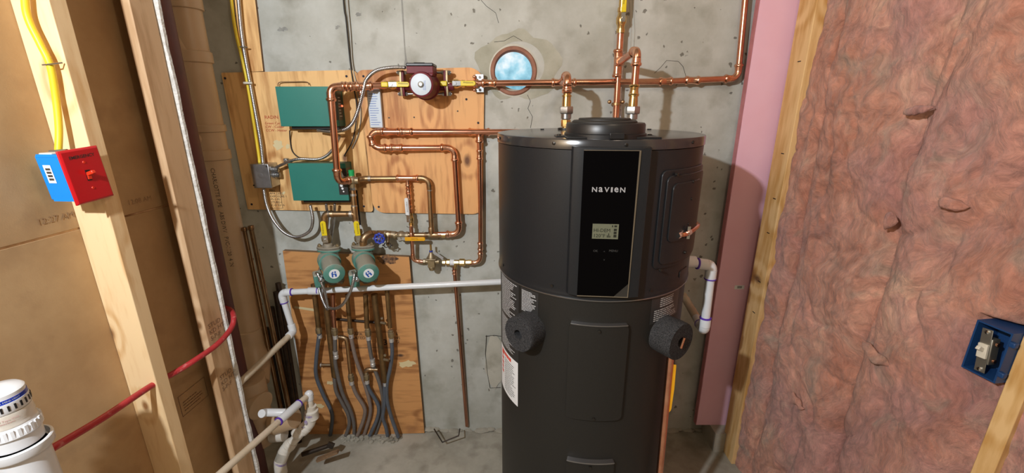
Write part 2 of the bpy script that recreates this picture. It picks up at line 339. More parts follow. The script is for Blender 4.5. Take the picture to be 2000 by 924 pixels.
def socket(b, p, d, r, sty, L=None):     # the socket of a fitting, from p along d
    e, s, bead, l = STY[sty]; L = L or r*l
    if bead: b.lathe(p, d, [(0, r*e), (L*.55, r*s), (L*.62, r*bead*.93), (L*.76, r*bead), (L*.9, r*bead*.93), (L, r*s)], 16)
    else: b.lathe(p, d, [(0, r*s), (L*.93, r*s), (L, r*s*.96)], 16)
def run(root, pts, r, m, fm, style='press', rb=None, cpl=(), ring=None, skip_last=False):
    pts = [V(p) for p in pts]; rb = rb or r*2.2; fl = fillets(pts, rb); cur = pts[0]; segs = []
    for i, f in enumerate(fl):
        if f is None: segs.append((cur, pts[i+1])); cur = pts[i+1]; continue
        s, e, arc, d1, d2 = f; segs.append((cur, s)); cur = e
        b = MB(); b.tube(arc, r*STY[style][0], 16); socket(b, s+d1*0, -d1, r, style); socket(b, e, d2, r, style); b.build('elbow', fm, root)
        if ring:
            l = r*STY[style][3]
            for p_, d_ in ((s, -d1), (e, d2)): MB().lathe(p_+d_*l, d_, [(-.002, r*1.31), (.0018, r*1.31), (.003, r*1.02)], 16).build('primer_ring', ring, root)
    segs.append((cur, pts[-1]))
    for a, c in segs: MB().cyl(a, c, r, n=18).build('pipe', m, root)
    for c_ in cpl:
        i, t, L = c_[:3]; a, c = pts[i], pts[i+1]; d = (c-a).normalized(); p = a.lerp(c, t); b = MB(); st = c_[3] if len(c_) > 3 else style
        socket(b, p, d, r, st, L/2); socket(b, p, -d, r, st, L/2); b.build('coupling', c_[4] if len(c_) > 4 else fm, root)
        if ring:
            for q in (1, -1): MB().lathe(p+d*q*L/2, d*q, [(-.002, r*1.31), (.0018, r*1.31), (.003, r*1.02)], 16).build('primer_ring', ring, root)
def tee(root, p, d, br, r, fm, style='press', rbr=None, L=None):
    p, d, br = V(p), V(d).normalized(), V(br).normalized(); b = MB(); L = L or r*1.4; rbr = rbr or r
    b.cyl(p-d*L, p+d*L, r*STY[style][0], n=16); socket(b, p+d*L, d, r, style); socket(b, p-d*L, -d, r, style)
    b.cyl(p, p+br*(r*1.5), rbr*STY[style][0], n=16); socket(b, p+br*r*1.5, br, rbr, style); return b.build('tee', fm, root)
def smooth(pts, k=8):
    pts = [V(p) for p in pts]; out = []
    Q = [pts[0]*2-pts[1]]+pts+[pts[-1]*2-pts[-2]]
    for i in range(1, len(Q)-2):
        a, b, c, d = Q[i-1:i+3]
        for j in range(k):
            t = j/k; out.append(.5*((2*b)+(c-a)*t+(2*a-5*b+4*c-d)*t*t+(-a+3*b-3*c+d)*t**3))
    out.append(pts[-1]); return out
def resample(pts, step):
    out = [pts[0]]; acc = 0
    for a, b in zip(pts, pts[1:]):
        l = (b-a).length; t = step-acc
        while t < l: out.append(a.lerp(b, t/l)); t += step
        acc = l-(t-step)
    return out
def flex(name, pts, r, label, group='flexible metal conduits', m='conduit', parent=None):
    q = resample(smooth(pts, 10), .0021); rr = [r*(1.0 if i % 3 else .84) for i in range(len(q))]
    o = MB().tube(q, rr, 10).build(name, m, parent, ang=60)
    if parent is None: tag(o, label, 'conduit', group)
    return o
def cable(name, pts, r, m, label=None, cat='cable', group=None, parent=None, n=10, k=8):
    o = MB().tube(smooth(pts, k), r, n).build(name, m, parent, ang=70)
    if label: tag(o, label, cat, group)
    return o
def hexnut(b, p, d, r, L): b.lathe(p, d, [(0, r*.93), (L*.12, r), (L*.88, r), (L, r*.93)], 6)
def nut_bolt(root, p, d, r=.006, L=.02, m='zinc', name='bolt'):
    b = MB(); hexnut(b, V(p), V(d), r, r*1.1); b.cyl(V(p), V(p)+V(d).normalized()*L, r*.55, n=10); return b.build(name, m, root)
X, Y, Z = V((1, 0, 0)), V((0, 1, 0)), V((0, 0, 1))

# =====================================================================
# THE SETTING
# =====================================================================
def plate_hole(b, x0, x1, z0, z1, y, c, r, n=48):
    ang = [2*pi*k/n for k in range(n)]; inner = [b.bm.verts.new((c[0]+r*cos(a), y, c[1]+r*sin(a))) for a in ang]
    q = r*1.6; sq = []
    for a in ang:
        s = q/max(abs(cos(a)), abs(sin(a))); sq.append(b.bm.verts.new((c[0]+s*cos(a), y, c[1]+s*sin(a))))
    for k in range(n): b.face([inner[k], inner[(k+1) % n], sq[(k+1) % n], sq[k]])
    xa, xb, za, zb = c[0]-q, c[0]+q, c[1]-q, c[1]+q
    for r_ in ((x0, xa, z0, z1), (xb, x1, z0, z1), (xa, xb, z0, za), (xa, xb, zb, z1)):
        b.face([b.bm.verts.new((u, y, w)) for u, w in ((r_[0], r_[2]), (r_[1], r_[2]), (r_[1], r_[3]), (r_[0], r_[3]))])
WC = P(1003, 139, YW)
b = MB(); plate_hole(b, -2.2, 2.2, -.02, 2.9, YW, (WC.x, WC.z), .088)
struct(b.build('wall_back', 'wall'))
b = MB(); b.bx(-2.2, 2.2, -1.2, YW+.02, -.05, 0); struct(b.build('floor', 'floor'))
# left wall: face-down drywall sheets seen between the studs
LW = V((LB, 1, 0)).normalized(); LN = V((1, -LB, 0)).normalized()      # along the wall, out of the wall
lw = struct(MB().box(V((LA-.012-.04, .22, 1.4)), (.05, 2.2, 3.0), (LN, LW, Z)).build('wall_left', 'paper'))
ZS = plane_pt(0, 487, LA, LB).z
for z0, z1 in ((-.0, ZS-.0025), (ZS+.0025, 2.5)):
    c = V((LA+LB*.35, .35, (z0+z1)/2)); MB().box(c-LN*.0065, (.0127, 1.96, z1-z0), (LN, LW, Z)).build('drywall_sheet', 'paper', lw, .001)
y0 = 1.3
MB().box(V((LA+LB*.35, .35, ZS))-LN*.009, (.012, 1.96, .006), (LN, LW, Z)).build('seam_filler', 'pine2', lw)
# right wall: framing line behind the insulation
RW = V((RB, 1, 0)).normalized(); RN = V((-1, RB, 0)).normalized()
struct(MB().box(V((RA+RB*.8, .8, 1.45))-RN*.12, (.03, 1.95, 2.9), (RN, RW, Z)).build('wall_right', 'pine2'))

# round vent opening through the wall
wr = struct(MB().lathe((WC.x, YW+.16, WC.z), -Y, [(0, .0895), (.166, .0895), (.170, .086), (.170, .0765), (.166, .0735), (0, .0735), (0, .0895)], 48).build('window_1', 'clay'))
wm = bpy.data.materials.new('daylight_pane'); wm.use_nodes = True; nt = wm.node_tree; pb = nt.nodes['Principled BSDF']
tcn = nd(nt, 'ShaderNodeTexCoord'); nn = nd(nt, 'ShaderNodeTexNoise'); nn.inputs['Scale'].default_value = 22; nn.inputs['Detail'].default_value = 7; nt.links.new(tcn.outputs['Object'], nn.inputs[0])
gr = nd(nt, 'ShaderNodeSeparateXYZ'); nt.links.new(tcn.outputs['Object'], gr.inputs[0])
ma = nd(nt, 'ShaderNodeMath', operation='MULTIPLY_ADD'); nt.links.new(gr.outputs[2], ma.inputs[0]); ma.inputs[1].default_value = 2.4; sb_ = nd(nt, 'ShaderNodeMath', operation='SUBTRACT'); nt.links.new(nn.outputs[0], sb_.inputs[0]); sb_.inputs[1].default_value = 2.4*WC.z-.06; nt.links.new(sb_.outputs[0], ma.inputs[2])
rp = nd(nt, 'ShaderNodeValToRGB'); e = rp.color_ramp.elements; e[0].position = .36; e[0].color = (.16, .42, .55, 1); e[1].position = .80; e[1].color = (.93, .98, 1, 1)
e = rp.color_ramp.elements.new(.58); e.color = (.36, .68, .82, 1)
nt.links.new(ma.outputs[0], rp.inputs[0]); nt.links.new(rp.outputs[0], pb.inputs['Emission Color']); pb.inputs['Emission Strength'].default_value = .9; pb.inputs['Base Color'].default_value = (.02, .03, .035, 1); pb.inputs['Roughness'].default_value = .6
MB().lathe((WC.x, YW+.045, WC.z), -Y, [(0, .0733), (.004, .0733)], 48).build('pane', wm, wr)
MB().lathe((WC.x, YW-.0012, WC.z), Y, [(.0012, .088), (0, .088), (0, .094), (.0012, .097), (.0012, .088)], 48, cap=False).build('mortar_ring', 'cutconc', wr)
# form lines, crack and rough footing edge of the poured wall
bw = bpy.data.objects['wall_back']
def ridge(pts, r, m, name, parent=bw, Yo=YW-.0005):
    return MB().tube([P(x, y, Yo) for x, y in pts], r, 6).build(name, m, parent)
ridge([(1236, -5), (1239, 60), (1237, 100), (1233, 240)], .0022, 'wall', 'form_line'); ridge([(1229, -5), (1232, 60), (1231, 100)], .0018, 'wall', 'form_line')
crk = [(1030, 185), (1036, 198), (1031, 212), (1040, 228), (1036, 250)]
ridge(crk, .0009, 'ink', 'crack'); ridge([(935, -5), (950, 12), (968, 25), (974, 45)], .0008, 'ink', 'crack')
ridge([(1278, 143), (1290, 132), (1302, 118), (1325, 120), (1334, 130), (1340, 150)], .0008, 'ink', 'crack')
ridge([(965, 82), (985, 80), (1003, 70), (1020, 80)], .0009, 'ink', 'crack')
M['streak'] = mat('grey_streak', (.24, .24, .22), .85, c2=(.36, .36, .33), scale=30)
b = MB(); b.prism([P(x, y, YW-.0006) for x, y in ((781, -30), (785, -30), (792, 100), (795, 118), (799, 124), (800, 134), (795, 141), (790, 136), (789, 126), (791, 116))], (0, .0004, 0)); b.build('drip_streak', 'streak', bw)
# damp halo round the opening (an old stain in the concrete)
def blob(name, cx, cy, rx, ry, m, n=40, j=.12, off=.0008, parent=bw, Yo=YW, hole=0, seed=3):
    rr = random.Random(seed); b = MB(); o = []; i_ = []
    ph = [rr.uniform(0, 6) for _ in range(4)]
    for k in range(n):
        a = 2*pi*k/n; q = 1+j*(.5*sin(2*a+ph[0])+.4*sin(5*a+ph[1])+.3*sin(9*a+ph[2]))
        o.append(P(cx+rx*q*cos(a), cy+ry*q*sin(a), Yo-off)); i_.append(P(cx+hole*rx*cos(a), cy+hole*ry*sin(a), Yo-off))
    vo = [b.bm.verts.new(p) for p in o]
    if hole:
        vi = [b.bm.verts.new(p) for p in i_]
        for k in range(n): b.face([vi[k], vi[(k+1) % n], vo[(k+1) % n], vo[k]])
    else: b.face(vo)
    return b.build(name, m, parent)
blob('old_chip', 700, 28, 7, 3, 'streak', n=16, j=.5, seed=6); blob('old_chip', 552, 57, 8, 5, 'streak', n=16, j=.6, seed=7); blob('old_chip', 659, 53, 4, 4, 'streak', n=12, j=.6, seed=9)
M['halo'] = mat('damp_concrete', (.34, .335, .26), .85, c2=(.46, .45, .37), scale=10, bump=.3)
blob('damp_halo', 1013, 128, 76, 72, 'halo', hole=.66, j=.16)
# chipped recess low on the wall beside the heater
blob('chipped_patch', 966, 706, 17, 54, 'cutconc', j=.10, off=.004, seed=8)
ridge([(950, 655), (948, 690), (952, 730), (957, 758), (978, 757)], .0012, 'ink', 'crack', Yo=YW-.004)
ridge([(948, 657), (965, 655), (980, 657)], .0012, 'ink', 'crack', Yo=YW-.004)
b = MB(); rr = random.Random(4)
for k in range(90):
    x = -1.1+2.3*k/90; b.ball((x+rr.uniform(-.01, .01), YW-.002, rr.uniform(0, .012)), rr.uniform(.008, .022), 8, (1.6, .9, .8))
struct(stuff(b.build('trim_1', 'floor')))
bpy.data.objects['trim_1']['kind'] = 'structure'

# studs and boards of the left wall
def stud(name, c, size, ax, m, label, cat='stud', group=None):
    return tag(MB().box(c, size, ax).build(name, m, None, .002), label, cat, group)
s1 = V((-.982, 1.012, 0)); c = s1-LN*.0445+LW*.019
stud('wall_stud', V((c.x, c.y, 1.3)), (.089, .038, 2.6), (LN, LW, Z), 'pine', 'upright pine stud on the left wall carrying the red switch plate')
c = V((-.997, 1.268, 1.3)); stud('wall_stud', c, (.024, .080, 2.6), (X, Y, Z), 'pine2', 'flat tan pine stud at the end of the left wall, against the white drywall edge')
b = MB(); rr = random.Random(9); rs = []
for k in range(90):
    z = 2.6*k/89; e = .004*noise.noise(V((z*9, 0, 0)))+.003*rr.random()
    rs.append([V((-1.15, 1.312, z)), V((-.9875+e*.6, 1.312, z)), V((-.980+e*.8, 1.316, z)), V((-.979+e*.7, 1.325, z)), V((-1.15, 1.325, z))])
b.rings(rs); tag(b.build('drywall_strip', 'gypsum'), 'white broken drywall edge running down beside the tan end stud', 'drywall')
# pencil and ink marks on the stud and paper
def onleft(px, py, off=.0008):
    o = plane_pt(px, py, LA, LB)+LN*off; return flat(o, LW, Z)
def frame_lines(fn, u, v, w, m, parent, name='printed_frame'):
    b = MB()
    for a0, a1, c0, c1 in ((0, u, 0, w), (0, u, v-w, v), (0, w, 0, v), (u-w, u, 0, v)):
        b.face([b.bm.verts.new(fn(*q)) for q in ((a0, c0), (a1, c0), (a1, c1), (a0, c1))])
    return b.build(name, m, parent)
fn = onleft(357, 815); frame_lines(fn, .11, .075, .0016, 'stamp', lw); printlines(fn, .01, .10, .01, .05, 4, 'stamp', lw, fill=.3)
fn = onleft(287, 838); frame_lines(fn, .03, .06, .0016, 'stamp', lw)
text('12:27 AM', onleft(72, 441), .021, 'stampf', lw, align='LEFT', name='stamped_time'); text('12:08 AM', onleft(250, 401), .019, 'stampf', lw, align='LEFT', name='stamped_time')
fn = flat((-.9845, 1.24, P(410, 640, 1.25).z), LW, Z); st2 = bpy.data.objects['wall_stud.001']
text('STUD\nKD HT\nS-P-F', fn, .022, 'stamp', st2, align='LEFT', name='grade_stamp')
fn = flat((-.9845, 1.24, P(430, 740, 1.25).z), LW, Z); text('STUD\nKD HT\nS-P-F', fn, .022, 'stamp', st2, align='LEFT', name='grade_stamp')

# =====================================================================
# PLYWOOD BACKBOARDS
# =====================================================================
def rpoly(cs, rad, k=6):
    out = []
    for i, c in enumerate(cs):
        r = rad[i]
        if not r: out.append(V(c)); continue
        f = fillets([V(cs[i-1]), V(c), V(cs[(i+1) % len(cs)])], r)[0]; out += f[2]
    return out
def board(name, corners, rad, m, label, th=.012, Yb=YW-.0005, em='plyedge'):
    front = rpoly([P(x, y, Yb-th) for x, y in corners], rad)
    b = MB(); a = [b.bm.verts.new(p) for p in front]; c = [b.bm.verts.new(p+Y*th) for p in front]; b.face(a)
    b.mi = 1; n = len(a)
    for i in range(n): b.face([a[i], c[i], c[(i+1) % n], a[(i+1) % n]])
    b.face(c[::-1]); return tag(b.build(name, [m, em]), label, 'plywood')
YB = YW-.0125
bl = board('plywood_backboard', [(432, 142), (700, 136.5), (729, 414), (484, 409)], [.004, .03, .012, .004], 'ply', 'upper left plywood backboard carrying the two green relay boxes')
br_ = board('plywood_backboard', [(694, 137), (946, 131), (943, 418.5), (729.5, 415.5)], [.03, .06, .045, .05], 'ply2', 'upper right plywood backboard with rounded corners behind the maroon pump')
board('plywood_strip', [(425, -320), (462, -320), (514, 139), (473, 141)], [0]*4, 'ply', 'narrow vertical plywood strip above the left backboard')
q = P(552, 490, YW-.022), P(800, 502, YW-.022)
lb = board('plywood_backboard', [(552, 490), (799, 502), (829, 846), (603, 852)], [0]*4, 'ply3', 'lower plywood backboard behind the manifold tubing, reaching the floor', th=.022)
def dot(px, py, Yo, r, m, parent, name='screw'): MB().lathe(P(px, py, Yo+.001), -Y, [(0, r), (.0022, r), (.0026, r*.6)], 10).build(name, m, parent)
for p_, a in (((440, 153), bl), ((677, 149), bl), ((492, 399), bl), ((711, 403), bl)): dot(*p_, YB, .0045, 'hole', a, 'screw_hole')
for p_, a in (((710, 149), br_), ((740, 404), br_), ((911, 194), br_), ((934, 240), br_)): dot(*p_, YB, .0045, 'hole', a, 'screw_hole')
for p_ in ((760, 230), (809, 229), (894, 217)): dot(*p_, YB, .003, 'screw', br_)
text('RADIN', flat(P(517, 232, YB-.0008), X, Z), .018, 'redink', bl, align='LEFT', name='handwriting')
text('Green Cyc\nCW - Colder\nCCW - Hotter', flat(P(517, 243, YB-.0008), X, Z), .0138, 'redink', bl, align='LEFT', name='handwriting', slant=.2)
fn = flat(P(524, 407, YB-.0008), X, Z); frame_lines(fn, .062, .10, .0014, 'ink', bl)
text('MILL\nAPA 23/32\nEXPOSURE 1\nPS-1-95\nSTURD-I\nC-D 32/16', flat(P(526, 374, YB-.0008), X, Z), .0125, 'ink', bl, align='LEFT', name='grade_stamp')
for a in ((543, 283, 11, 8), (562, 286, 5, 4), (554, 377, 3, 3)): blob('pale_smear', *a, 'wax', n=18, j=.4, parent=bl, Yo=YB, seed=int(a[0]))
for a in ((795, 711, 14, 7), (645, 748, 6, 4), (625, 793, 8, 4)): blob('pale_smear', *a, 'wax', n=18, j=.4, parent=lb, Yo=YW-.0225, seed=int(a[0]))
b = MB(); b.prism([P(x, y, YW-.0232) for x, y in ((575, 598), (613, 603), (613, 608), (575, 602))], (0, .0005, 0)); b.build('pale_smear', 'wax', lb)
fn = flat(P(663, 680, YW-.0232), X, Z); frame_lines(fn, .24, .085, .002, 'ink', lb)
text('3', flat(P(753, 674, YW-.0234), X, Z), .042, 'ink', lb, name='grade_stamp', bold=.0006)
text('APA\nRATED', flat(P(700, 655, YW-.0234), X, Z), .02, 'ink', lb, name='grade_stamp'); text('6\n345\n72', flat(P(775, 655, YW-.0234), X, Z), .02, 'ink', lb, name='grade_stamp')
M['mold'] = mat('black_mould', (.05, .03, .025), .9, c2=(.45, .22, .09), scale=60)
blob('mould_patch', 757, 507, 17, 10, 'mold', n=30, j=.35, parent=lb, Yo=YW-.0225)

# =====================================================================
# WATER HEATER
# =====================================================================
TX, TY, TR = .258, 1.327, .300
A0 = R(-5)
def TC(phi, z, r=TR): return V((TX+r*sin(phi), TY-r*cos(phi), z))
def cylmap(phi, z, r=TR): return lambda u, v: TC(phi+u/r, z+v, r)
wh = thing('water_heater', (TX, TY, 0), 'tall charcoal cylindrical heat pump water heater standing on the concrete floor', 'water heater')
ZL, ZR = 1.486, 1.078
MB().lathe((TX, TY, .02), Z, [(0, .290), (.0, .2955), (ZR-.02, .2955), (ZR-.02, .27)], 96).build('lower_jacket', 'tank2', wh)
MB().lathe((TX, TY, 0), Z, [(0, .27), (.0, .285), (.024, .285), (.024, .27)], 64).build('base_ring', 'black', wh)
MB().lathe((TX, TY, ZR-.006), Z, [(0, .2975), (.0, .3005), (.004, .3015), (.009, .300), (.02, .2995), (ZL-.02-ZR, .2995), (ZL-.02-ZR, .28)], 96).build('upper_shroud', 'tank', wh)
MB().lathe((TX, TY, ZR-.010), Z, [(0, .2965), (.001, .3025), (.004, .3025), (.005, .2965)], 96).build('trim_ring', 'seam', wh)
MB().lathe((TX, TY, ZL-.024), Z, [(0, .2985), (0, .3022), (.0215, .3022), (.024, .3005), (.0245, .2975), (.0245, .05)], 96).build('lid', 'lid', wh)
for d in (-75, -31, 2, 41, 84, 120, -110):
    p = TC(R(d), ZL-.011, .302); MB().lathe(p, (p-V((TX, TY, p.z))), [(0, .0042), (.002, .0042), (.003, .002)], 10).build('screw', 'screw', wh)
for px, py in ((1059, 254), (1268, 253)):
    q = P(px, py, 1.5); MB().bx(q.x-.006, q.x+.006, q.y-.004, q.y+.004, ZL, ZL+.003).build('vent_slot', 'black', wh)
# fan hood on the lid
FX, FY = .240, 1.135
b = MB(); b.lathe((FX, FY, ZL), Z, [(0, .104), (.010, .104), (.012, .100)], 64); b.build('hood_base', 'black', wh)
b = MB(); b.lathe((FX, FY, ZL+.010), Z, [(0, .098), (.001, .1), (.022, .1), (.026, .097), (.026, .075), (.018, .070), (.018, .001)], 64); b.build('fan_hood', 'black', wh)
b = MB(); b.lathe((FX-.003, FY, ZL+.030), Z, [(0, .078), (.004, .082), (.009, .082), (.012, .078), (.012, .066), (.006, .062)], 64)
b.lathe((FX-.003, FY, ZL+.028), Z, [(0, .066), (.017, .066), (.019, .064), (.019, .050), (.015, .048)], 64); b.build('duct_collar', 'blackr', wh)
for k in range(10):
    a = k*2*pi/10; c_ = V((FX-.003+.045*cos(a), FY+.045*sin(a), ZL+.032)); MB().box(c_, (.06, .004, .006), (V((cos(a), sin(a), 0)), V((-sin(a), cos(a), 0)), Z)).build('grille_bar', 'black', wh)
for px, w in ((1185, .034),):
    MB().bx(FX-.017+.006, FX+.023, FY-.112, FY-.094, ZL+.002, ZL+.016).build('latch', 'black', wh, .001)
for sx in (-1, 1):
    MB().bx(FX+sx*.10, FX+sx*.128, FY-.02, FY+.03, ZL, ZL+.004).build('mounting_tab', 'black', wh, .001)
    MB().lathe((FX+sx*.118, FY+.004, ZL+.003), Z, [(0, .006), (.003, .006), (.004, .003)], 10).build('screw', 'screw', wh)
MB().bx(FX-.108, FX+.12, FY-.085, FY-.03, ZL, ZL+.005).build('hood_skirt', 'black', wh, .001)
# control column
tn = V((sin(A0), -cos(A0), 0)); tt = V((cos(A0), sin(A0), 0)); CC = V((TX, TY, 0))
def CP(u, w, z): return CC+tt*u+tn*w+Z*z
ctl0, ctl1 = 1.088, 1.470
w0 = .3125
uL, uR = -.086, .096
gl, gr_ = -.062, .066
prof = [(uL-.004, .285), (uL, w0-.010), (uL+.022, w0), (gr_+.004, w0), (uR, w0-.006), (uR+.002, .285)]
b = MB(); b.rings([[CP(u, w, z) for u, w in prof] for z in (ctl0, ctl1)]); b.build('control_column', 'tank', wh, .0015)
gz0, gz1 = ctl0+.004, ctl1-.008
b = MB(); b.prism([CP(gl, w0, gz0), CP(gr_-.034, w0, gz0), CP(gr_, w0, gz0+.036), CP(gr_, w0, gz1), CP(gl, w0, gz1)], tn*.002); gp = b.build('glass_panel', 'glass', wh)
b = MB(); b.prism([CP(gr_-.034, w0, gz0), CP(gr_, w0, gz0), CP(gr_, w0, gz0+.036)], tn*.0015); b.build('corner_accent', mat('dark_brushed_metal', (.12, .12, .12), .3, .9), wh)
b = MB(); b.prism([CP(gr_, w0, gz0), CP(gr_+.0022, w0, gz0), CP(gr_+.0042, w0, gz1), CP(gr_, w0, gz1)], tn*.003)
b.prism([CP(gl, w0, gz0-.0024), CP(gr_+.002, w0, gz0-.0024), CP(gr_+.002, w0, gz0), CP(gl, w0, gz0)], tn*.003)
b.prism([CP(gl, w0, gz1), CP(gr_+.004, w0, gz1), CP(gr_+.004, w0, gz1+.0016), CP(gl, w0, gz1+.0016)], tn*.002); b.build('silver_edge', 'silver', wh)
def gmap(px, py):                       # a spot on the glass under that pixel
    q = ray(px, py); t = ((w0+.0024)+CC.dot(tn))/q.dot(tn); q = q*t; q.z += HC; return q
# logo: rounded geometric letters
p0, p1 = gmap(1156, 375), gmap(1221, 375); LWd = (p1-p0).length
o_ = p0+tn*.0002; Hl = LWd*.155; x_ = 0; adv = [.155, .125, .150, .055, .130, .155]; gap = (1-sum(adv))/5
for ch, w_ in zip('NaVIeN', adv):
    lt = text(ch, lambda u, v: V((u, v, 0)), 1, 'logo', gp, name='logo_letter', bold=.02, align='LEFT')
    us = [v.co.x for v in lt.data.vertices]; vs = [v.co.y for v in lt.data.vertices]
    for v in lt.data.vertices: v.co = o_+tt*(LWd*(x_+w_*(v.co.x-min(us))/(max(us)-min(us))))+Z*(Hl*(v.co.y-min(vs))/(max(vs)-min(vs)))
    x_ += w_+gap
a, c_ = gmap(1156, 466), gmap(1209, 438)
sz = (c_-a); W_, H_ = sz.dot(tt), sz.z; fl_ = flat(a+tn*.0003, tt, Z)
lcd = patch(fl_, 0, W_, 0, H_, 'lcd', gp, 'display')
fl_ = flat(a+tn*.0007, tt, Z)
text('HI-DEM', lambda u, v: fl_(W_*.04+u, H_*.46+v), .0125, 'lcdink', lcd, align='LEFT', name='display_text')
text('120°F', lambda u, v: fl_(W_*.04+u, H_*.10+v), .0125, 'lcdink', lcd, align='LEFT', name='display_text')
b = MB()
for q in ((.57, .10, .60, .25), (.62, .10, .65, .38), (.67, .10, .70, .22), (.82, .12, .93, .30), (.82, .34, .93, .50), (.82, .54, .93, .70), (.74, .80, .78, .92), (.83, .80, .93, .92)):
    b.face([b.bm.verts.new(fl_(W_*u, H_*v)) for u, v in ((q[0], q[1]), (q[2], q[1]), (q[2], q[3]), (q[0], q[3]))])
b.build('display_bars', 'lcdink', lcd)
for s_, px, py in (('OK', 1163, 492), ('^', 1180, 494), ('MENU', 1198, 492), ('v', 1180, 509)): text(s_, flat(gmap(px, py), tt, Z), .008, 'faint', gp, name='touch_icon')
# access covers
def cover(phi, z0, z1, w, r, th, m, name, seg=22, rad=.006, parent=wh):
    b = MB(); h = w/2/r
    for a_, t_ in ((0, 0),):
        rs = []; rc = min(.016, (z1-z0)*.3); W2 = h*r
        for i in range(seg+1):
            t = -cos(pi*i/seg); f = phi+h*t; du = W2*(1-abs(t)); ins = rc-math.sqrt(max(0, rc*rc-max(0, rc-du)**2)) if du < rc else 0
            rs.append([TC(f, z0+ins, r), TC(f, z0+ins+rad*.3, r+th), TC(f, z1-ins-rad*.3, r+th), TC(f, z1-ins, r)])
        b.rings(rs)
    return b.build(name, m, parent, .0012)
pa = R(-4.5)
lc = cover(pa, .693, 1.002, .158, .2955, .010, 'tank2', 'front_cover'); cover(pa, .997, 1.0035, .150, .2955, .0125, 'seam', 'cover_lip', parent=lc)
for z in (.984, .703): p = TC(pa, z, .306); MB().lathe(p, tn, [(0, .0045), (.003, .0045), (.004, .002)], 10).build('screw', 'screw', wh)
lc = cover(pa, .235, .546, .140, .2955, .010, 'tank2', 'front_cover'); cover(pa, .541, .549, .138, .2955, .014, 'seam', 'cover_lip', parent=lc)
p = TC(pa, .530, .307); MB().lathe(p, tn, [(0, .0045), (.003, .0045)], 10).build('screw', 'screw', wh)
sc_ = cover(R(42), 1.150, 1.412, .218, TR, .004, 'tank', 'side_panel'); cover(R(42), 1.162, 1.398, .190, TR+.004, .004, 'tank', 'raised_plate', parent=sc_)
ia = cover(R(40.5), 1.222, 1.378, .140, TR+.008, .0035, 'tank', 'inner_cover', parent=sc_)
for dphi, z in ((43, 1.375), (43, 1.33), (43, 1.262), (44, 1.18), (25, 1.15), (4+25, 1.40)):
    p = TC(R(dphi), z, TR+.011); MB().lathe(p, TC(R(dphi), z, 1)-TC(R(dphi), z, 0), [(-.004, .0042), (.0016, .0042), (.003, .002)], 10).build('screw', 'screw', wh)
for d, z in ((-72, ZR+.016), (-30, ZR+.02), (22, ZR+.014)):
    p = TC(R(d), z, TR); MB().lathe(p, TC(R(d), z, 1)-TC(R(d), z, 0), [(-.002, .004), (.002, .004)], 10).build('screw', 'screw', wh)
cover(R(50), 1.10, 1.122, .06, TR, .0015, 'black', 'rating_plate')
# stickers on the lower jacket
RL = .2961
def sticker(ph0, ph1, z0, z1, m, name): return patch(lambda u, v: TC(u, v, RL), R(ph0), R(ph1), z0, z1, m, wh, name, nu=14)
def lines(st, ph0, ph1, z0, z1, n, m, seed, fill=.45): printlines(lambda u, v: TC(u/RL, v, RL+.0005), R(ph0)*RL, R(ph1)*RL, z0, z1, n, m, st, seed=seed, fill=fill, curved=1)
M['grayprint'] = mat('pale_print', (.48, .49, .50), .5)
st = sticker(-80, -53.5, .80, 1.064, 'decal', 'warning_label'); lines(st, -78, -55, .935, 1.058, 20, 'grayprint', 2, .5); lines(st, -78, -55, .815, .925, 20, 'grayprint', 3, .5)
st = sticker(-51.5, -38.5, .985, 1.062, 'decal', 'warning_label'); lines(st, -51, -39.5, .99, 1.057, 15, 'grayprint', 4, .55)
st = sticker(-82, -54, .640, .80, 'paperw', 'white_label'); lines(st, -72, -56, .652, .775, 16, 'ink', 5, .3); lines(st, -78, -73.5, .70, .785, 5, 'redtog', 6, .6)
lines(st, -78, -56, .778, .795, 1, 'redtog', 7, .7)
st = sticker(24, 49, .985, 1.066, 'decal', 'warning_label'); lines(st, 30, 47, 1.030, 1.060, 5, 'grayprint', 8, .5); lines(st, 26, 47.5, .99, 1.026, 6, 'grayprint', 9, .5)

# felt plugs
def plug(phi, z, L, rad, label, tilt=0):
    d = (TC(phi, z, 1)-TC(phi, z, 0)).normalized(); d = (d+Z*tilt).normalized(); p = TC(phi, z, .2955); n = 40; b = MB()
    u = perp(d); w = d.cross(u); rs = []
    for t, r_ in ((-.004, rad), (L*.3, rad*1.01), (L*.7, rad*1.01), (L*.95, rad), (L, rad*.965), (L, rad*.28), (L-.02, rad*.26), (L-.022, .001)):
        rs.append([p+d*t+(u*cos(2*pi*k/n)+w*sin(2*pi*k/n))*r_*(1+.004*noise.noise(V((k*.9, t*60, phi)))) for k in range(n)])
    b.rings(rs); return tag(b.build('felt_plug', 'felt'), label, 'insulation plug', 'round felt plugs on the heater jacket')
plug(R(-43.5), .945, .055, .052, 'round black felt insulation plug on the left front of the heater')
plug(R(35), .945, .062, .054, 'round black felt insulation plug with a slit on the right front of the heater')
p = TC(R(35), .942, .2955+.064); tag(MB().cyl(p+V((.004, 0, .018)), p+V((-.002, 0, -.014)), .004, n=8).build('drain_lever', 'copperf'), 'small copper lever showing in the slit of the right felt plug', 'lever')

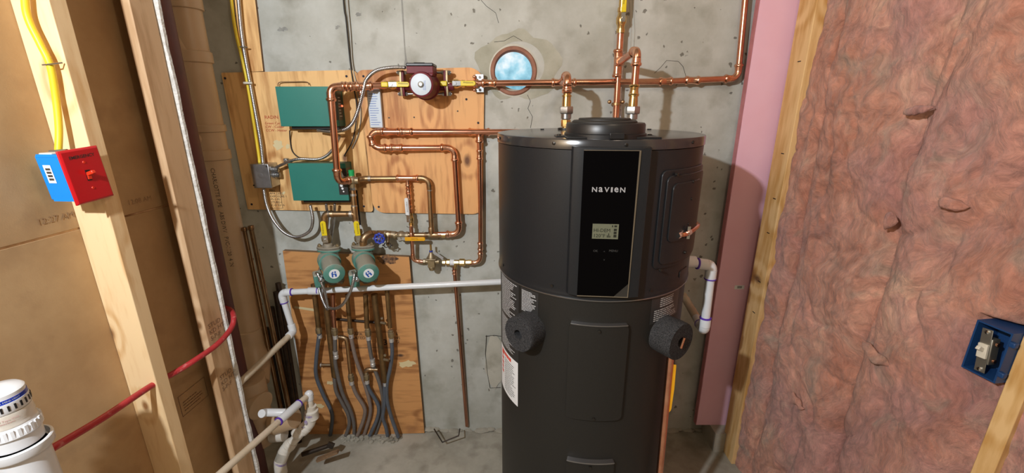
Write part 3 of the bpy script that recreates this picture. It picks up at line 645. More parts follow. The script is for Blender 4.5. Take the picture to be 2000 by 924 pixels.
# =====================================================================
# PIPEWORK
# =====================================================================
r34 = .0112; YP = 1.735
def union(root, p, rr_=.02):             # dielectric union standing on the lid, p = foot
    b = MB(); b.cyl(p, p+Z*.012, .013, n=16); b.lathe(p+Z*.010, Z, [(0, .016), (.001, .0165), (.022, .0165), (.023, .014)], 8); b.build('brass_nipple', 'brass', root)
    b = MB(); b.lathe(p+Z*.034, Z, [(0, .013), (.002, .0175), (.018, .0175), (.02, .014)], 24); b.build('zinc_collar', 'zinc', root)
    b = MB(); hexnut(b, p+Z*.052, Z, rr_+.004, .024); b.build('hex_nut', 'zinc', root)
    b = MB(); b.lathe(p+Z*.076, Z, [(0, .015), (.018, .0145), (.030, .0135), (.031, .0165), (.035, .0165), (.036, .0125), (.05, .0125)], 20); b.build('brass_adapter', 'brass', root)
# left riser
TEEL = P(1100, 160, YP)
pL = V((.183, 1.50, ZL)); eL = P(1105, 147, 1.50)
g = thing('copper_riser', pL, 'left copper riser with a zinc union, elbowing back to the long horizontal pipe', 'pipe')
union(g, pL); run(g, [pL+Z*.118, V((pL.x, 1.50, eL.z)), V((TEEL.x-.01, YP-.02, TEEL.z))], r34*1.05, 'copper', 'copperf', cpl=[(0, .25, .03)])
# right riser and its arm back to the supply pipe
pR = V((.395, 1.46, ZL)); eR = P(1239, 97, 1.46); TR_ = P(1206, 124, YP)
g = thing('copper_riser', pR, 'right copper riser with a zinc union, arching back to the tall vertical pipe', 'pipe')
union(g, pR); run(g, [pR+Z*.118, V((pR.x, 1.46, eR.z)), V((TR_.x, YP-.02, TR_.z))], r34*1.05, 'copper', 'copperf', rb=.022, cpl=[(0, .06, .035, 'press', 'brass')])
for k in range(2):
    MB().lathe((pL.x if k == 0 else pR.x, pL.y if k == 0 else pR.y, ZL), Z, [(0, .027), (.006, .027), (.007, .02)], 24).build('gasket_ring', 'black', wh)
# tall vertical supply pipe behind the heater
def ball_valve(p, d, up, label, hm='yel', body='brass', L=.062, r=.013, hl=.085, word='Webstone', side=None, group='lever ball valves', flip=1, hw=.016, name='ball_valve', both=True):
    p, d, up = V(p), V(d).normalized(), V(up).normalized(); sd = d.cross(up)
    g = thing(name, p, label, 'valve', group); b = MB()
    b.lathe(p-d*L/2, d, [(0, r*1.05), (L*.16, r*1.1), (L*.17, r*.9), (L*.3, r*1.0), (L*.4, r*1.3), (L*.6, r*1.3), (L*.7, r*1.0), (L*.83, r*.9), (L*.84, r*1.1), (L, r*1.05)], 20)
    b.cyl(p, p+up*r*1.9, r*.5, n=12); b.build('valve_body', body, g)
    q = p+up*r*1.9; b = MB(); hexnut(b, q, up, r*.55, .005); b.build('stem_nut', 'chrome', g)
    q = p+up*(r*1.9+.001); b = MB(); b.box(q+d*flip*.008, (.034, hw*.9, .002), (d*flip, sd, up)); b.build('lever_plate', 'chrome', g)
    b = MB(); c0 = q+d*flip*.022; w = hw/2
    poly = [c0-sd*w, c0+sd*w]+[c0+d*flip*(hl-.02+w*.9*cos(t))+sd*w*sin(t) for t in [pi/2-pi*k/8 for k in range(9)]]
    b.prism([x_-up*.003 for x_ in poly], up*.008); h = b.build('handle', hm, g, .0015)
    X_ = d*flip if (d*flip).dot(X) >= -.01 else -d*flip
    if word: text(word, flat(c0+d*flip*hl*.42+up*.0054-Z*0, X_, up.cross(X_)*(1 if up.cross(X_).dot(Z) > 0 or abs(X_.dot(Z)) > .6 else -1)), hw*.5, 'ink', h, name='handle_word')
    return g
g = thing('copper_pipe', P(1203, 236, YP), 'tall vertical copper pipe behind the heater, rising through a brass valve out of frame', 'pipe')
a0_, a1_ = P(1201, 262, YP), P(1212, 66, YP); run(g, [a0_, a1_], r34*1.12, 'copper', 'copperf', cpl=[(0, .32, .0, 'plain')][:0])
for py_ in (88, 107, 141, 150):
    pass
dd = (a1_-a0_).normalized(); tee(g, P(1206, 124, YP), dd, V((.0, -1, .1)), r34*1.12, 'copperf', L=.022)
b = MB(); b.lathe(P(1203.5, 206, YP), dd, [(0, r34*1.2), (.001, r34*1.5), (.01, r34*1.5), (.011, r34*1.2)], 20); b.build('pipe_clamp', 'oldcu', g)
for s_ in (-1, 1): MB().ball(P(1203.5+s_*13, 199, YP), .008, 10, (1, .7, 1)).build('clamp_ear', 'oldcu', g)
flex('sensor_conduit', [P(1212, 262, YP+.01), P(1212, 190, YP+.015), P(1214, 150, YP+.02), P(1218, 100, YP+.022)], .0055, 'slim ribbed conduit just behind the tall vertical copper pipe', m='conduit')
p = P(1213.5, 40, YP); ball_valve(p, P(1217, -20, YP)-p, -Y, 'brass ball valve with yellow lever at the top of the tall pipe behind the heater', L=.085, r=.0145, hl=.10, word='Webstone', group='lever ball valves')
g = thing('copper_pipe', P(1217, -8, YP), 'short copper pipe continuing up from the topmost brass valve', 'pipe'); run(g, [P(1215, 16, YP), P(1233, -320, YP)], r34*1.12, 'brass', 'brass')

# long horizontal pipe, right of the pump, turning up at the right
g = thing('copper_pipe', P(1180, 160, YP), 'long horizontal copper pipe crossing the vent and turning up at the right', 'pipe')
HP = [P(912, 163, YP), P(1100, 161.5, YP), P(1300, 159, YP), P(1441, 153, YP), P(1486, -320, YP)]
run(g, [HP[0], HP[2], HP[3], HP[4]], r34, 'copper', 'copperf', rb=.026)
tee(g, P(1101, 161.5, YP), X, V((0, -1, .05)), r34, 'copperf', L=.022)
for x_ in ((955, 162.6), (1352, 157)):
    p = P(*x_, YP); b = MB(); socket(b, p, X, r34, 'press', .028); socket(b, p, -X, r34, 'press', .028); b.build('coupling', 'copperf', g)
b = MB(); b.lathe(P(931, 163, YP)-X*.012, X, [(0, r34*1.3), (.001, r34*1.55), (.016, r34*1.55), (.017, r34*1.3)], 20); b.build('pipe_clamp', 'copperf', g)
for s_ in (-1, 1): MB().ball(P(926.5, 163+s_*13, YP-.006), .007, 10).build('clamp_screw', 'copperf', g)
q = P(936, 163, YP+.012); bk = tag(MB().bx(q.x-.014, q.x+.018, YP+.002, YB, q.z-.033, q.z+.033).build('pipe_bracket', 'zinc', None, .001), 'small steel block bracket holding the horizontal pipe at the board edge', 'bracket')
for dz in (-.024, .022): MB().lathe((q.x+.003, YP+.002, q.z+dz), -Y, [(0, .0055), (.003, .005)], 10).build('bolt', 'chrome' if dz > 0 else 'screw', bk)

# pipe left of the pump, turning down to the mixing valve
g = thing('copper_pipe', P(648, 260, 1.64), 'copper pipe dropping in front of the green boxes to the mixing valve', 'pipe')
YF = 1.62
run(g, [P(752, 167, 1.72), P(712, 168, 1.70), P(645, 170, 1.645), P(660, 356, 1.645), P(682, 352, 1.69)], r34*1.12, 'copper', 'copperf', rb=.024, cpl=[(1, .40, .045)])
tee(g, P(704, 169, 1.695), P(712, 168, 1.70)-P(645, 170, 1.645), V((0, 0, -1)), r34*1.1, 'copperf', L=.014, rbr=.006)

# maroon pump
pc = P(822, 165, 1.60); pm = thing('circulator_pump', P(822, 192, 1.68), 'maroon circulator pump with a round silver face, on the upper right backboard', 'pump')
Yc = 1.725
b = MB(); b.lathe((pc.x, 1.603, pc.z), Y, [(0, .037), (.002, .0425), (.012, .0445), (.075, .0475), (.08, .052), (.095, .052), (.10, .045), (.125, .04), (.14, .03)], 48); b.build('motor_housing', 'maroon', pm)
b = MB(); b.lathe((pc.x, 1.6045, pc.z), -Y, [(0, .0365), (.0035, .0365), (.004, .035)], 40); fp = b.build('face_plate', 'paperb', pm)
b = MB(); b.lathe((pc.x, 1.6005, pc.z), -Y, [(0, .0105), (.002, .0105), (.0035, .008)], 24); b.build('bleed_ring', 'steel', fp); MB().lathe((pc.x, 1.597, pc.z), -Y, [(0, .006), (.003, .0055)], 16).build('bleed_screw', 'chrome', fp)
fn = flat((pc.x+.018, 1.5999, pc.z-.020), Z, -X); printlines(fn, 0, .038, 0, .012, 3, 'inkblue', fp, fill=.25)
fn = flat((pc.x-.012, 1.5999, pc.z-.030), X, Z); printlines(fn, 0, .024, 0, .01, 3, 'grey', fp, fill=.25)
b = MB(); b.cyl((pc.x-.115, Yc, pc.z), (pc.x+.10, Yc, pc.z), .0165, n=20); b.lathe((pc.x-.04, Yc, pc.z), X, [(0, .02), (.02, .035), (.06, .035), (.08, .02)], 24); b.build('volute', 'maroon', pm)
q0, q1 = P(793, 124, 1.625), P(846, 141, 1.625)
b = MB(); b.bx(q0.x, q1.x, 1.625, 1.705, q1.z-.004, q0.z-.008); b.prism([(q1.x-.02, 1.625, q1.z-.003), (q1.x, 1.625, q1.z-.003), (q1.x-.003, 1.625, q1.z-.013), (q1.x-.012, 1.625, q1.z-.013)], (0, .08, 0)); jb = b.build('terminal_box', 'maroon', pm, .002)
MB().bx(q0.x-.001, q1.x+.001, 1.622, 1.706, q0.z-.009, q0.z+.002).build('terminal_lid', 'black', jb, .003)
MB().bx(pc.x-.03, pc.x+.01, 1.64, 1.68, q0.z, q0.z+.005).build('lid_boss', 'black', jb, .002)
for xf in (787, 872):
    q = P(xf, 163, Yc); s_ = 1 if xf > 800 else -1
    b = MB(); zz = .046
    b.prism([(q.x, Yc-.022, q.z), (q.x, Yc-.014, q.z+zz), (q.x, Yc+.014, q.z+zz), (q.x, Yc+.022, q.z), (q.x, Yc+.014, q.z-zz), (q.x, Yc-.014, q.z-zz)], (-s_*.008, 0, 0)); b.build('pump_flange', 'maroon', pm, .001)
    b = MB(); b.prism([(q.x, Yc-.022, q.z), (q.x, Yc-.014, q.z+zz), (q.x, Yc+.014, q.z+zz), (q.x, Yc+.022, q.z), (q.x, Yc+.014, q.z-zz), (q.x, Yc-.014, q.z-zz)], (s_*.008, 0, 0)); b.build('brass_flange', 'dbrass', pm, .001)
    for t_ in (-1, 1):
        pb_ = V((q.x-s_*.009, Yc-.004, q.z+t_*.038)); nut_bolt(pm, pb_, (-s_, 0, 0), .0075, .028, 'zinc'); nut_bolt(pm, pb_+X*s_*.017, (s_, 0, 0), .0085, .012, 'zinc', 'nut')
ball_valve(P(767, 165.5, Yc), X, -Y, 'brass ball valve with yellow lever just left of the maroon pump', L=.06, hl=.06, hw=.018)
ball_valve(P(890, 163.5, Yc), X, -Y, 'brass ball valve with yellow lever just right of the maroon pump', L=.07, hl=.068, hw=.018)
MB().box(P(751, 165, Yc-.026), (.026, .006, .018)).build('handle_tip', 'yel', bpy.data.objects['ball_valve.001'], .003)
MB().box(P(866, 163, Yc-.026), (.026, .006, .018)).build('handle_tip', 'yel', bpy.data.objects['ball_valve.002'], .003)

# looped pipe: out from the heater, round, and down to the valve chain
g = thing('copper_pipe', P(800, 290, YP), 'looped copper pipe from the heater side, folding back and dropping to the valve chain', 'pipe')
pts = [P(1120, 258, YP), P(725, 257.5, YP), P(735, 288.5, YP), P(887, 288.5, YP), P(897, 457, YP), P(848, 458, YP)]
pts[1] = P(722, 257.5, YP-.02); pts[2] = P(730, 289, YP-.02)
run(g, pts, r34*1.0, 'copper', 'copperf', rb=.03, cpl=[(0, .82, .05), (2, .28, .05)])
b = MB(); p = P(770, 257.5, YP-.012); socket(b, p, X, r34, 'press', .02); socket(b, p, -X, r34, 'press', .04); b.build('coupling', 'copperf', g)
tee(g, P(936, 258, YP), X, -Z, r34, 'copperf', L=.018)
# branch down to the backflow valve
YQ = 1.738
g = thing('copper_pipe', P(939, 400, YQ), 'slim copper pipe dropping from the looped pipe down to the pressure regulator', 'pipe')
run(g, [P(936, 270, YQ), P(938, 395, YQ), P(938, 513, YQ), P(902, 513.5, YQ)], r34*.78, 'copper', 'copperf', style='press', rb=.028, cpl=[(0, .25, .04), (1, .72, .035)])
# mixing valve
mv = thing('mixing_valve', P(690, 350, 1.70), 'bronze mixing valve with a green knob below the long dropping pipe', 'valve')
c = P(688, 352, 1.70)
b = MB(); b.ball(c, .020, 16); b.lathe(c-X*.026-Z*.001, X, [(0, .017), (.01, .018), (.052, .013)], 16); b.lathe(c, -Z, [(0, .015), (.03, .012)], 16); b.lathe(c, Z, [(0, .014), (.018, .012)], 16); b.build('valve_body', 'dbrass', mv)
b = MB(); hexnut(b, c-X*.020, -X, .0195, .012); b.build('union_nut', 'zinc', mv)
b = MB(); hexnut(b, c-Z*.026, -Z, .0125, .014); b.build('lower_nut', 'zinc', mv)
MB().lathe(c+Z*.013, Z, [(0, .0105), (.026, .0115), (.028, .010)], 20).build('adjusting_knob', 'green', mv)
# old copper run to the right of the mixing valve
g = thing('copper_pipe', P(770, 350, YP), 'aged brown copper pipe from the mixing valve over and down to the valve chain', 'pipe')
run(g, [P(697, 351, 1.715), P(712, 349, YP), P(838, 348, YP), P(843, 457, YP)], r34*.93, 'oldcu', 'oldcu', style='plain', rb=.03, cpl=[(1, .08, .012, 'plain', 'solder')])
tee(g, P(796, 348, YP), X, -Z, r34*.93, 'copperf', L=.022, rbr=r34*.7)
b = MB(); b.lathe(P(839, 367, YP), P(840, 380, YP)-P(839, 367, YP), [(-.008, r34), (.0, r34*1.06), (.012, r34*.96)], 16); b.build('solder_patch', 'solder', g)
g = thing('copper_pipe', P(798, 380, YP), 'short copper drop from the tee to the white-handled valve', 'pipe')
run(g, [P(796.5, 357, YP), P(801, 415, YP)], r34*.72, 'copper', 'copperf', cpl=[(0, .25, .02), (0, .45, .03), (0, .8, .02)])
p = P(802.5, 428, YP); ball_valve(p, P(798, 375, YP)-p, V((-.35, -1, 0)), 'small brass ball valve with white lever hanging under the aged pipe', hm='whit', L=.055, r=.0095, hl=.085, hw=.017, word='WEBSTONE')
g = thing('copper_pipe', P(804, 470, YP-.03), 'thin copper pipe crossing in front of the amber valve handle to the regulator', 'pipe')
run(g, [P(803, 442, YP-.012), P(804, 462, YP-.016), P(807, 509, YP), P(826, 511, YP)], r34*.72, 'copper', 'copperf', style='plain', rb=.02)
# valve chain, left to right
g = thing('copper_pipe', P(730, 460, 1.70), 'dirty copper bend and nipples linking the blue-wheel valve to the amber-lever valve', 'pipe')
run(g, [P(707, 500, 1.67), P(711, 457, 1.67), P(750, 457, YP), P(782, 459, YP)], r34*1.15, 'oldcu', 'oldcu', style='old', rb=.028, cpl=[(2, .5, .03, 'plain', 'dbrass')])
gv = thing('gate_valve', P(746, 470, 1.70), 'bronze gate valve with a round blue hand wheel', 'valve')
c = P(752, 458, YP); hw_ = P(741, 466, 1.655); dv_ = (hw_-c).normalized()
b = MB(); b.lathe(c-X*.02, X, [(0, .016), (.008, .017), (.009, .014), (.031, .014), (.032, .017), (.04, .016)], 8); b.ball(c, .019, 14); b.cyl(c, hw_, .009, n=12); hexnut(b, c.lerp(hw_, .45), dv_, .013, .012); b.build('valve_body', 'dbrass', gv)
u = perp(dv_); w = dv_.cross(u); b = MB(); b.tube([hw_+(u*cos(t)+w*sin(t))*(.0185+.0018*cos(8*t)) for t in [2*pi*k/64 for k in range(64)]], .0045, 10, loop=True)
for k in range(5):
    t = 2*pi*k/5; b.tube([hw_, hw_+(u*cos(t)+w*sin(t))*.018], .003, 8)
b.cyl(hw_-dv_*.003, hw_+dv_*.004, .0065, n=12); b.build('hand_wheel', 'bluehand', gv)
b = MB(); hexnut(b, hw_+dv_*.004, dv_, .004, .003); b.build('wheel_nut', 'chrome', gv)
gv = thing('drain_cock', P(757, 476, YP-.02), 'small dark drain cock with a star wheel under the blue-wheel valve', 'valve')
c = P(757, 462, YP-.01); e_ = P(757, 479, YP-.035); b = MB(); b.cyl(c, e_, .009, .006, n=12); b.build('spout', 'dbrass', gv)
b = MB(); q = [e_+V((.017*(1+.25*cos(6*t))*cos(t), -.001, .009*(1+.25*cos(6*t))*sin(t))) for t in [2*pi*k/36 for k in range(36)]]; b.tube(q, .002, 6, loop=True); b.build('star_wheel', 'blackiron', gv)
p = P(784, 460, YP); ball_valve(p, X, V((0, -1, -.2)), 'dull brass ball valve with an amber lever in the lower pipe chain', hm='org', body='dbrass', L=.062, r=.0155, hl=.098, hw=.016, word='WATTS')
g = thing('copper_pipe', P(822, 460, YP), 'short aged pipe and tee between the amber-lever valve and the looped pipe', 'pipe')
run(g, [P(798, 459, YP), P(868, 459, YP)], r34*.98, 'oldcu', 'oldcu', style='plain', cpl=[(0, .55, .022, 'plain', 'dbrass'), (0, .98, .016, 'plain', 'brass')])
tee(g, P(843, 459, YP), X, Z, r34*.98, 'oldcu', 'plain', L=.012)
# regulator and backflow preventer
rg = thing('pressure_regulator', P(843, 520, 1.72), 'bell-shaped bronze pressure regulator with a brass stem', 'valve')
c = P(843, 511, 1.72)
b = MB(); b.box(c-Z*.006, (.030, .03, .034)); b.cyl(c-X*.032, c+X*.034, .010, n=14); b.lathe(c-X*.036, X, [(0, .0135), (.012, .0135)], 6); b.lathe(c-Z*.022, -Z, [(0, .016), (.016, .012), (.018, .009)], 16); b.build('body', 'dbrass', rg, .002)
MB().box(c+Z*.014, (.044, .04, .006)).build('bell_flange', 'dbrass', rg, .002)
MB().lathe(c+Z*.016, Z, [(0, .018), (.004, .0175), (.012, .014), (.022, .009), (.026, .0075), (.03, .007)], 24).build('bell', 'dbrass', rg)
MB().lathe(c+Z*.044, Z, [(0, .008), (.006, .008)], 6).build('lock_nut', 'bluehand', rg); MB().lathe(c+Z*.05, Z, [(0, .0045), (.026, .0045), (.027, .003)], 12).build('stem', 'brass', rg)
MB().box(c+V((.030, -.004, .030)), (.05, .001, .012), (V((.8, 0, -.6)), Y, V((.6, 0, .8)))).build('wire_tag', 'grey', rg)
bf = thing('backflow_valve', P(890, 512, YQ), 'brass backflow preventer with a white tag beside the regulator', 'valve')
c = P(890, 512.5, YQ); b = MB(); b.lathe(c-X*.056, X, [(0, .0115), (.012, .0115), (.013, .009), (.018, .0145), (.03, .0155), (.034, .012), (.07, .012), (.074, .017), (.094, .017), (.10, .011), (.112, .0125), (.124, .0125), (.125, .008), (.135, .009)], 8); b.cyl(c-Z*.0, c-Z*.03-X*.004, .008, n=12); b.build('body', 'brass', bf)
MB().lathe(c-X*.024, X, [(0, .0135), (.018, .0135)], 20).build('tag', 'paperw', bf)
g = thing('copper_pipe', P(905, 700, YQ), 'thin copper relief pipe running down the wall to the floor', 'pipe')
run(g, [P(887, 522, YQ), P(899, 670, YQ+.012), P(912, 832, YQ+.022)], .008, 'copperd', 'copperf', style='plain', cpl=[(0, .06, .02, 'press')])

# =====================================================================
# RELAY BOXES, JUNCTION BOX, TAGS
# =====================================================================
def relay(pl, pt, pr, pb_, label, led):
    Yf = 1.695; a = P(pl, pt, Yf); c = P(pr, pb_, Yf); x0, x1, z1, z0 = a.x, c.x, a.z, c.z
    g = thing('relay_box', ((x0+x1)/2, 1.72, z0), label, 'relay box', 'green zone relay boxes')
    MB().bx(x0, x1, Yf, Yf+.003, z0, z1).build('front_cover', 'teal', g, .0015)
    MB().bx(x0+.001, x1-.0005, Yf+.003, YB, z0, z1-.001).build('cover_side', 'tealshade', g, .001)
    MB().bx(x0+.03, x1-.004, Yf+.02, YB, z0-.012, z0+.001).build('back_box', 'black', g, .002)
    h = z1-z0; fr = flat((x1-.036, Yf-.0004, z0), X, Z)
    lab = patch(fr, 0, .036, h*.16, h*.87, 'decal', g, 'front_label'); fr = flat((x1-.036, Yf-.0008, z0), X, Z)
    b = MB(); b.face([b.bm.verts.new(fr(u, v*h)) for u, v in ((.004, .50), (.026, .46), (.026, .66), (.018, .80), (.004, .74))]); b.build('white_patch', 'paperb', lab)
    for k in range(3): MB().lathe((x1-.024+.003*k, Yf-.0005, z0+h*(.41-.08*k)), -Y, [(0, .0058-.0013*k), (.0006, .0058-.0013*k)], 12).build('logo_dot', 'paperw', lab)
    fs = lambda y_, z_: V((x1+.0002, Yf+.004+y_, z0+z_)); patch(fs, 0, .046, h*.16, h*.87, 'decal', g, 'side_label')
    f3 = lambda u, v: V((x1+.0007, Yf+.012+u, z0+h*.22+v)); printlines(f3, 0, .03, 0, h*.55, 7, 'grayprint', lab, fill=.3)
    if led: MB().lathe((x1+.0005, Yf+.045, z0+h*.52), X, [(0, .004), (.004, .003)], 10).build('indicator_led', mat('red_led', (.8, .05, .02), .4, emit=((1, .12, .05), 3)), g)
    return g
relay(537, 169, 663, 247, 'upper green relay box on the left backboard, behind the copper pipe', True)
relay(562, 319, 682, 392, 'lower green relay box beside the mixing valve', False)
jx0, jx1 = P(489, 321, 1.695), P(531, 367, 1.695)
jb = thing('junction_box', (jx0.x, 1.73, jx1.z), 'square grey metal junction box on the left edge of the backboard', 'junction box')
MB().bx(jx0.x, jx1.x, 1.697, YB, jx1.z, jx0.z).build('box', 'zinc', jb, .003); MB().bx(jx0.x-.001, jx1.x+.001, 1.693, 1.697, jx1.z-.001, jx0.z+.001).build('cover', 'zinc', jb, .003)
b = MB(); b.lathe(P(509, 343, 1.693), -Y, [(0, .0105), (.0008, .010), (.0009, .009)], 24); b.build('knockout', 'zinc', jb)
for q in ((521, 325), (496, 362)): dot(*q, 1.692, .003, 'screw', jb)
def connector(parent, p, d, m='zinc'):
    b = MB(); p, d = V(p), V(d).normalized(); b.lathe(p, d, [(0, .014), (.003, .014), (.004, .011), (.018, .011), (.02, .008)], 12); b.box(p+d*.012-Y*.012, (.008, .008, .006)); b.build('conduit_connector', m, parent)
zt = jx0.z; connector(jb, (jx1.x, 1.73, P(0, 331, 1.73).z), X); connector(jb, (jx1.x, 1.735, P(0, 342, 1.73).z), X); connector(jb, (P(512, 0, 1.735).x-.118+.118, 1.735, zt), Z)
# flat grey control with printed card
a, c = P(717, 180, 1.742), P(755, 248, 1.742)
cb = thing('control_box', ((a.x+c.x)/2, 1.75, c.z), 'slim grey control box with a printed white card, under the pump piping', 'control box')
xo = .0
MB().bx(a.x-.003, c.x-.014, 1.744, YB, c.z-.004, a.z+.012).build('case', 'grey', cb, .002)
fn = flat((a.x+.001, 1.7435, c.z), X, Z); w_, h_ = c.x-.018-a.x, a.z-c.z
card = patch(fn, 0, w_, 0, h_+.012, 'paperb', cb, 'card'); fn = flat((a.x+.003, 1.7431, c.z), X, Z); printlines(fn, 0, w_*.85, .004, h_*.98, 14, 'inkblue', card, fill=.22)
text('Bell & Gossett', flat((a.x+w_*.5, 1.7430, c.z+h_*1.02), X, Z), .008, 'inkblue', card, name='card_title')

# conduits and cables
CR = .0076
flex('metal_conduit', [P(440, -300, 1.745), P(464, -20, 1.745), P(474, 80, 1.745), P(490, 170, 1.745), P(508, 270, 1.74), P(514, 318, 1.738)], CR*.95, 'metal conduit dropping from above the frame into the grey junction box')
cable('yellow_cable', [P(424, -300, 1.752), P(450, -20, 1.752), P(460, 60, 1.752), P(481, 150, 1.752), P(494, 230, 1.752), P(505, 300, 1.745), P(507, 318, 1.74)], .0058, 'romex', 'yellow cable strapped beside the conduit above the junction box', 'cable', 'yellow sheathed cables')
MB_ = MB(); q = P(484, 162, 1.735); MB_.box(q, (.034, .008, .008)); tag(MB_.build('cable_strap', 'ivory', None, .002), 'white plastic strap holding the yellow cable and conduit together', 'strap')
q = P(476, 92, 1.735); tag(MB().tube([q+V((.013*cos(t), .011*sin(t), 0)) for t in [2*pi*k/16 for k in range(16)]], .0016, 6, loop=True).build('wire_tie', 'steel'), 'wire tie around the conduit above the left backboard', 'tie')
flex('metal_conduit', [P(533, 331, 1.73), P(550, 322, 1.72), P(580, 311, 1.712), P(625, 310, 1.72), P(650, 292, 1.72), P(664, 265, 1.71), P(660, 262, 1.72)][:6], CR*.8, 'metal conduit curving from the junction box up behind the dropping copper pipe')
flex('metal_conduit', [P(620, 254, 1.72), P(650, 257, 1.70), P(675, 252, 1.69), P(690, 238, 1.69), P(701, 210, 1.69), P(710, 175, 1.685), P(716, 155, 1.69), P(735, 138, 1.69), P(765, 132, 1.68), P(792, 132, 1.665)], CR*.95, 'metal conduit looping from the upper green box up to the maroon pump')
flex('metal_conduit', [P(515, 368, 1.735), P(521, 400, 1.73), P(534, 430, 1.72), P(555, 454, 1.715), P(580, 463, 1.71), P(604, 452, 1.71), P(611, 430, 1.71), P(606, 400, 1.715)], CR*.9, 'metal conduit hanging in a deep U from the junction box to the lower green box')
flex('metal_conduit', [P(637, 398, 1.72), P(640, 430, 1.735), P(634, 470, 1.745), P(629, 510, 1.72), P(621, 545, 1.66), P(628, 580, 1.62), P(640, 604, 1.60), P(634, 570, 1.56), P(622, 538, 1.565), P(618, 533, 1.575)], CR*.8, 'metal conduit running down from the lower green box to the left green pump')
flex('metal_conduit', [P(654, 398, 1.72), P(652, 430, 1.735), P(646, 470, 1.745), P(640, 520, 1.74), P(630, 570, 1.72), P(632, 590, 1.64), P(648, 603, 1.58), P(668, 596, 1.55), P(684, 570, 1.54), P(692, 540, 1.55), P(689, 530, 1.57)], CR*.8, 'metal conduit sweeping under the left green pump up to the right green pump')
flex('sensor_conduit', [P(696, 372, 1.74), P(699, 400, 1.745), P(703, 440, 1.748)], .005, 'thin ribbed black lead behind the pipe below the mixing valve', m='black')
cable('thin_wire', [P(650, -300, 1.765), P(670, -10, 1.765), P(676, 40, 1.765), P(684, 120, 1.765), P(691, 170, 1.755), P(697, 215, 1.75), P(690, 270, 1.75), P(672, 305, 1.752)], .0026, 'blackr', 'pair of thin dark wires running down the wall between the backboards', 'wire', 'thin dark wires')
cable('thin_wire', [P(658, -300, 1.765), P(678, -10, 1.767), P(684, 60, 1.767), P(688, 122, 1.765), P(696, 165, 1.757), P(705, 220, 1.757), P(700, 262, 1.757), P(688, 290, 1.757)], .0022, 'steel', 'thin grey wire beside the dark wires above the upper green box', 'wire', 'thin dark wires')
cable('thin_wire', [P(543, 168, 1.75), P(546, 161, 1.75), P(570, 160, 1.752), P(598, 160, 1.75), P(604, 166, 1.75)], .0016, 'stamp', 'brown wire loop lying along the top of the upper green box', 'wire', 'thin dark wires')
cable('thin_wire', [P(566, 255, 1.745), P(567, 275, 1.757), P(571, 295, 1.759), P(583, 307, 1.759), P(600, 309, 1.759)], .0024, 'blackr', 'dark wire dropping from the underside of the upper green box', 'wire', 'thin dark wires')

# =====================================================================
# GREEN ZONE PUMPS AND THEIR PIPES
# =====================================================================
def green_pump(fx, fy, bx_, by_, jx, jy, label, pipe_x, ang):
    Yf, Yb = 1.545, 1.665; f, k = P(fx, fy, Yf), P(bx_, by_, Yb); d = (f-k).normalized(); L = (f-k).length
    g = thing('zone_pump', P(fx, fy+28, 1.66), label, 'pump', 'green zone pumps')
    b = MB(); b.lathe(k, d, [(0, .043), (L*.18, .043), (L*.19, .036), (L*.9, .0375), (L*.92, .040), (L*.985, .040), (L, .037)], 40); b.build('motor', 'pumpgreen', g)
    sd = V((1, 0, 0)); up = d.cross(sd)*-1
    if up.z < 0: up = -up
    sd = up.cross(d); b = MB(); b.box(k+d*.004, (.082, .072, .022), (sd, up, d)); b.build('mounting_plate', 'pumpgreen', g, .012)
    MB().lathe(f, d, [(0, .0195), (.0012, .0195)], 28).build('badge', 'paperw', g)
    ca, sa = cos(ang), sin(ang); s2, u2 = sd*ca+up*sa, -sd*sa+up*ca; b = MB()
    for q in ((-.009, -.003, .006, .022), (.005, -.008, .007, .012), (-.001, -.001, .018, .004), (-.006, .009, .005, .006), (.004, .008, .006, .008)): b.box(f+d*.0016+s2*q[0]+u2*q[1], (q[2], q[3], .0006), (s2, u2, d))
    b.build('badge_emblem', 'inkblue', g)
    j = P(jx, jy, 1.60); b = MB(); b.box(j, (.040, .052, .066), (sd, d, up)); x_ = b.build('wiring_box', 'pumpgreen', g, .006)
    connector(g, P(jx+7, jy-2, 1.572), V((.2, -1, -.15)))
    # volute with its flanges
    vt = V((k.x-.0, Yb+.028, k.z)); b = MB(); b.lathe(k-d*.03, d, [(0, .03), (.01, .044), (.03, .044)], 32); b.lathe(vt-Z*.075, Z, [(0, .017), (.02, .019), (.05, .028), (.10, .028), (.11, .019), (.12, .017)], 20); b.build('volute', 'pumpgreen', g)
    for zz, up_ in ((.040, 1), (-.075, -1)):
        o = vt+Z*zz; o = V((o.x, Yb+.01, o.z)); pts_ = [o+V(((.048 if abs(cos(t)) > .5 else .040)*cos(t), .026*sin(t), 0)) for t in [2*pi*q/28 for q in range(28)]]
        b = MB(); b.prism(pts_, Z*.010*up_); b.build('pump_flange', 'pumpgreen', g, .002)
        b = MB(); b.prism([p_+Z*.0105*up_ for p_ in pts_], Z*.010*up_); b.lathe(o+Z*.018*up_, Z*up_, [(0, .020), (.014, .016)], 16); b.build('pipe_flange', 'flange', g, .002)
        for s_ in (-1, 1): nut_bolt(g, o+X*s_*.037+Z*.02*up_, Z*up_, .0075, .012, 'dbrass')
    return vt
v1 = green_pump(653, 535, 643, 510, 622, 545, 'left green zone pump with blue round badge, above the manifold', 632, 0)
v2 = green_pump(720, 534, 710, 507, 691, 544, 'right green zone pump with blue round badge, above the manifold', 700, .5)
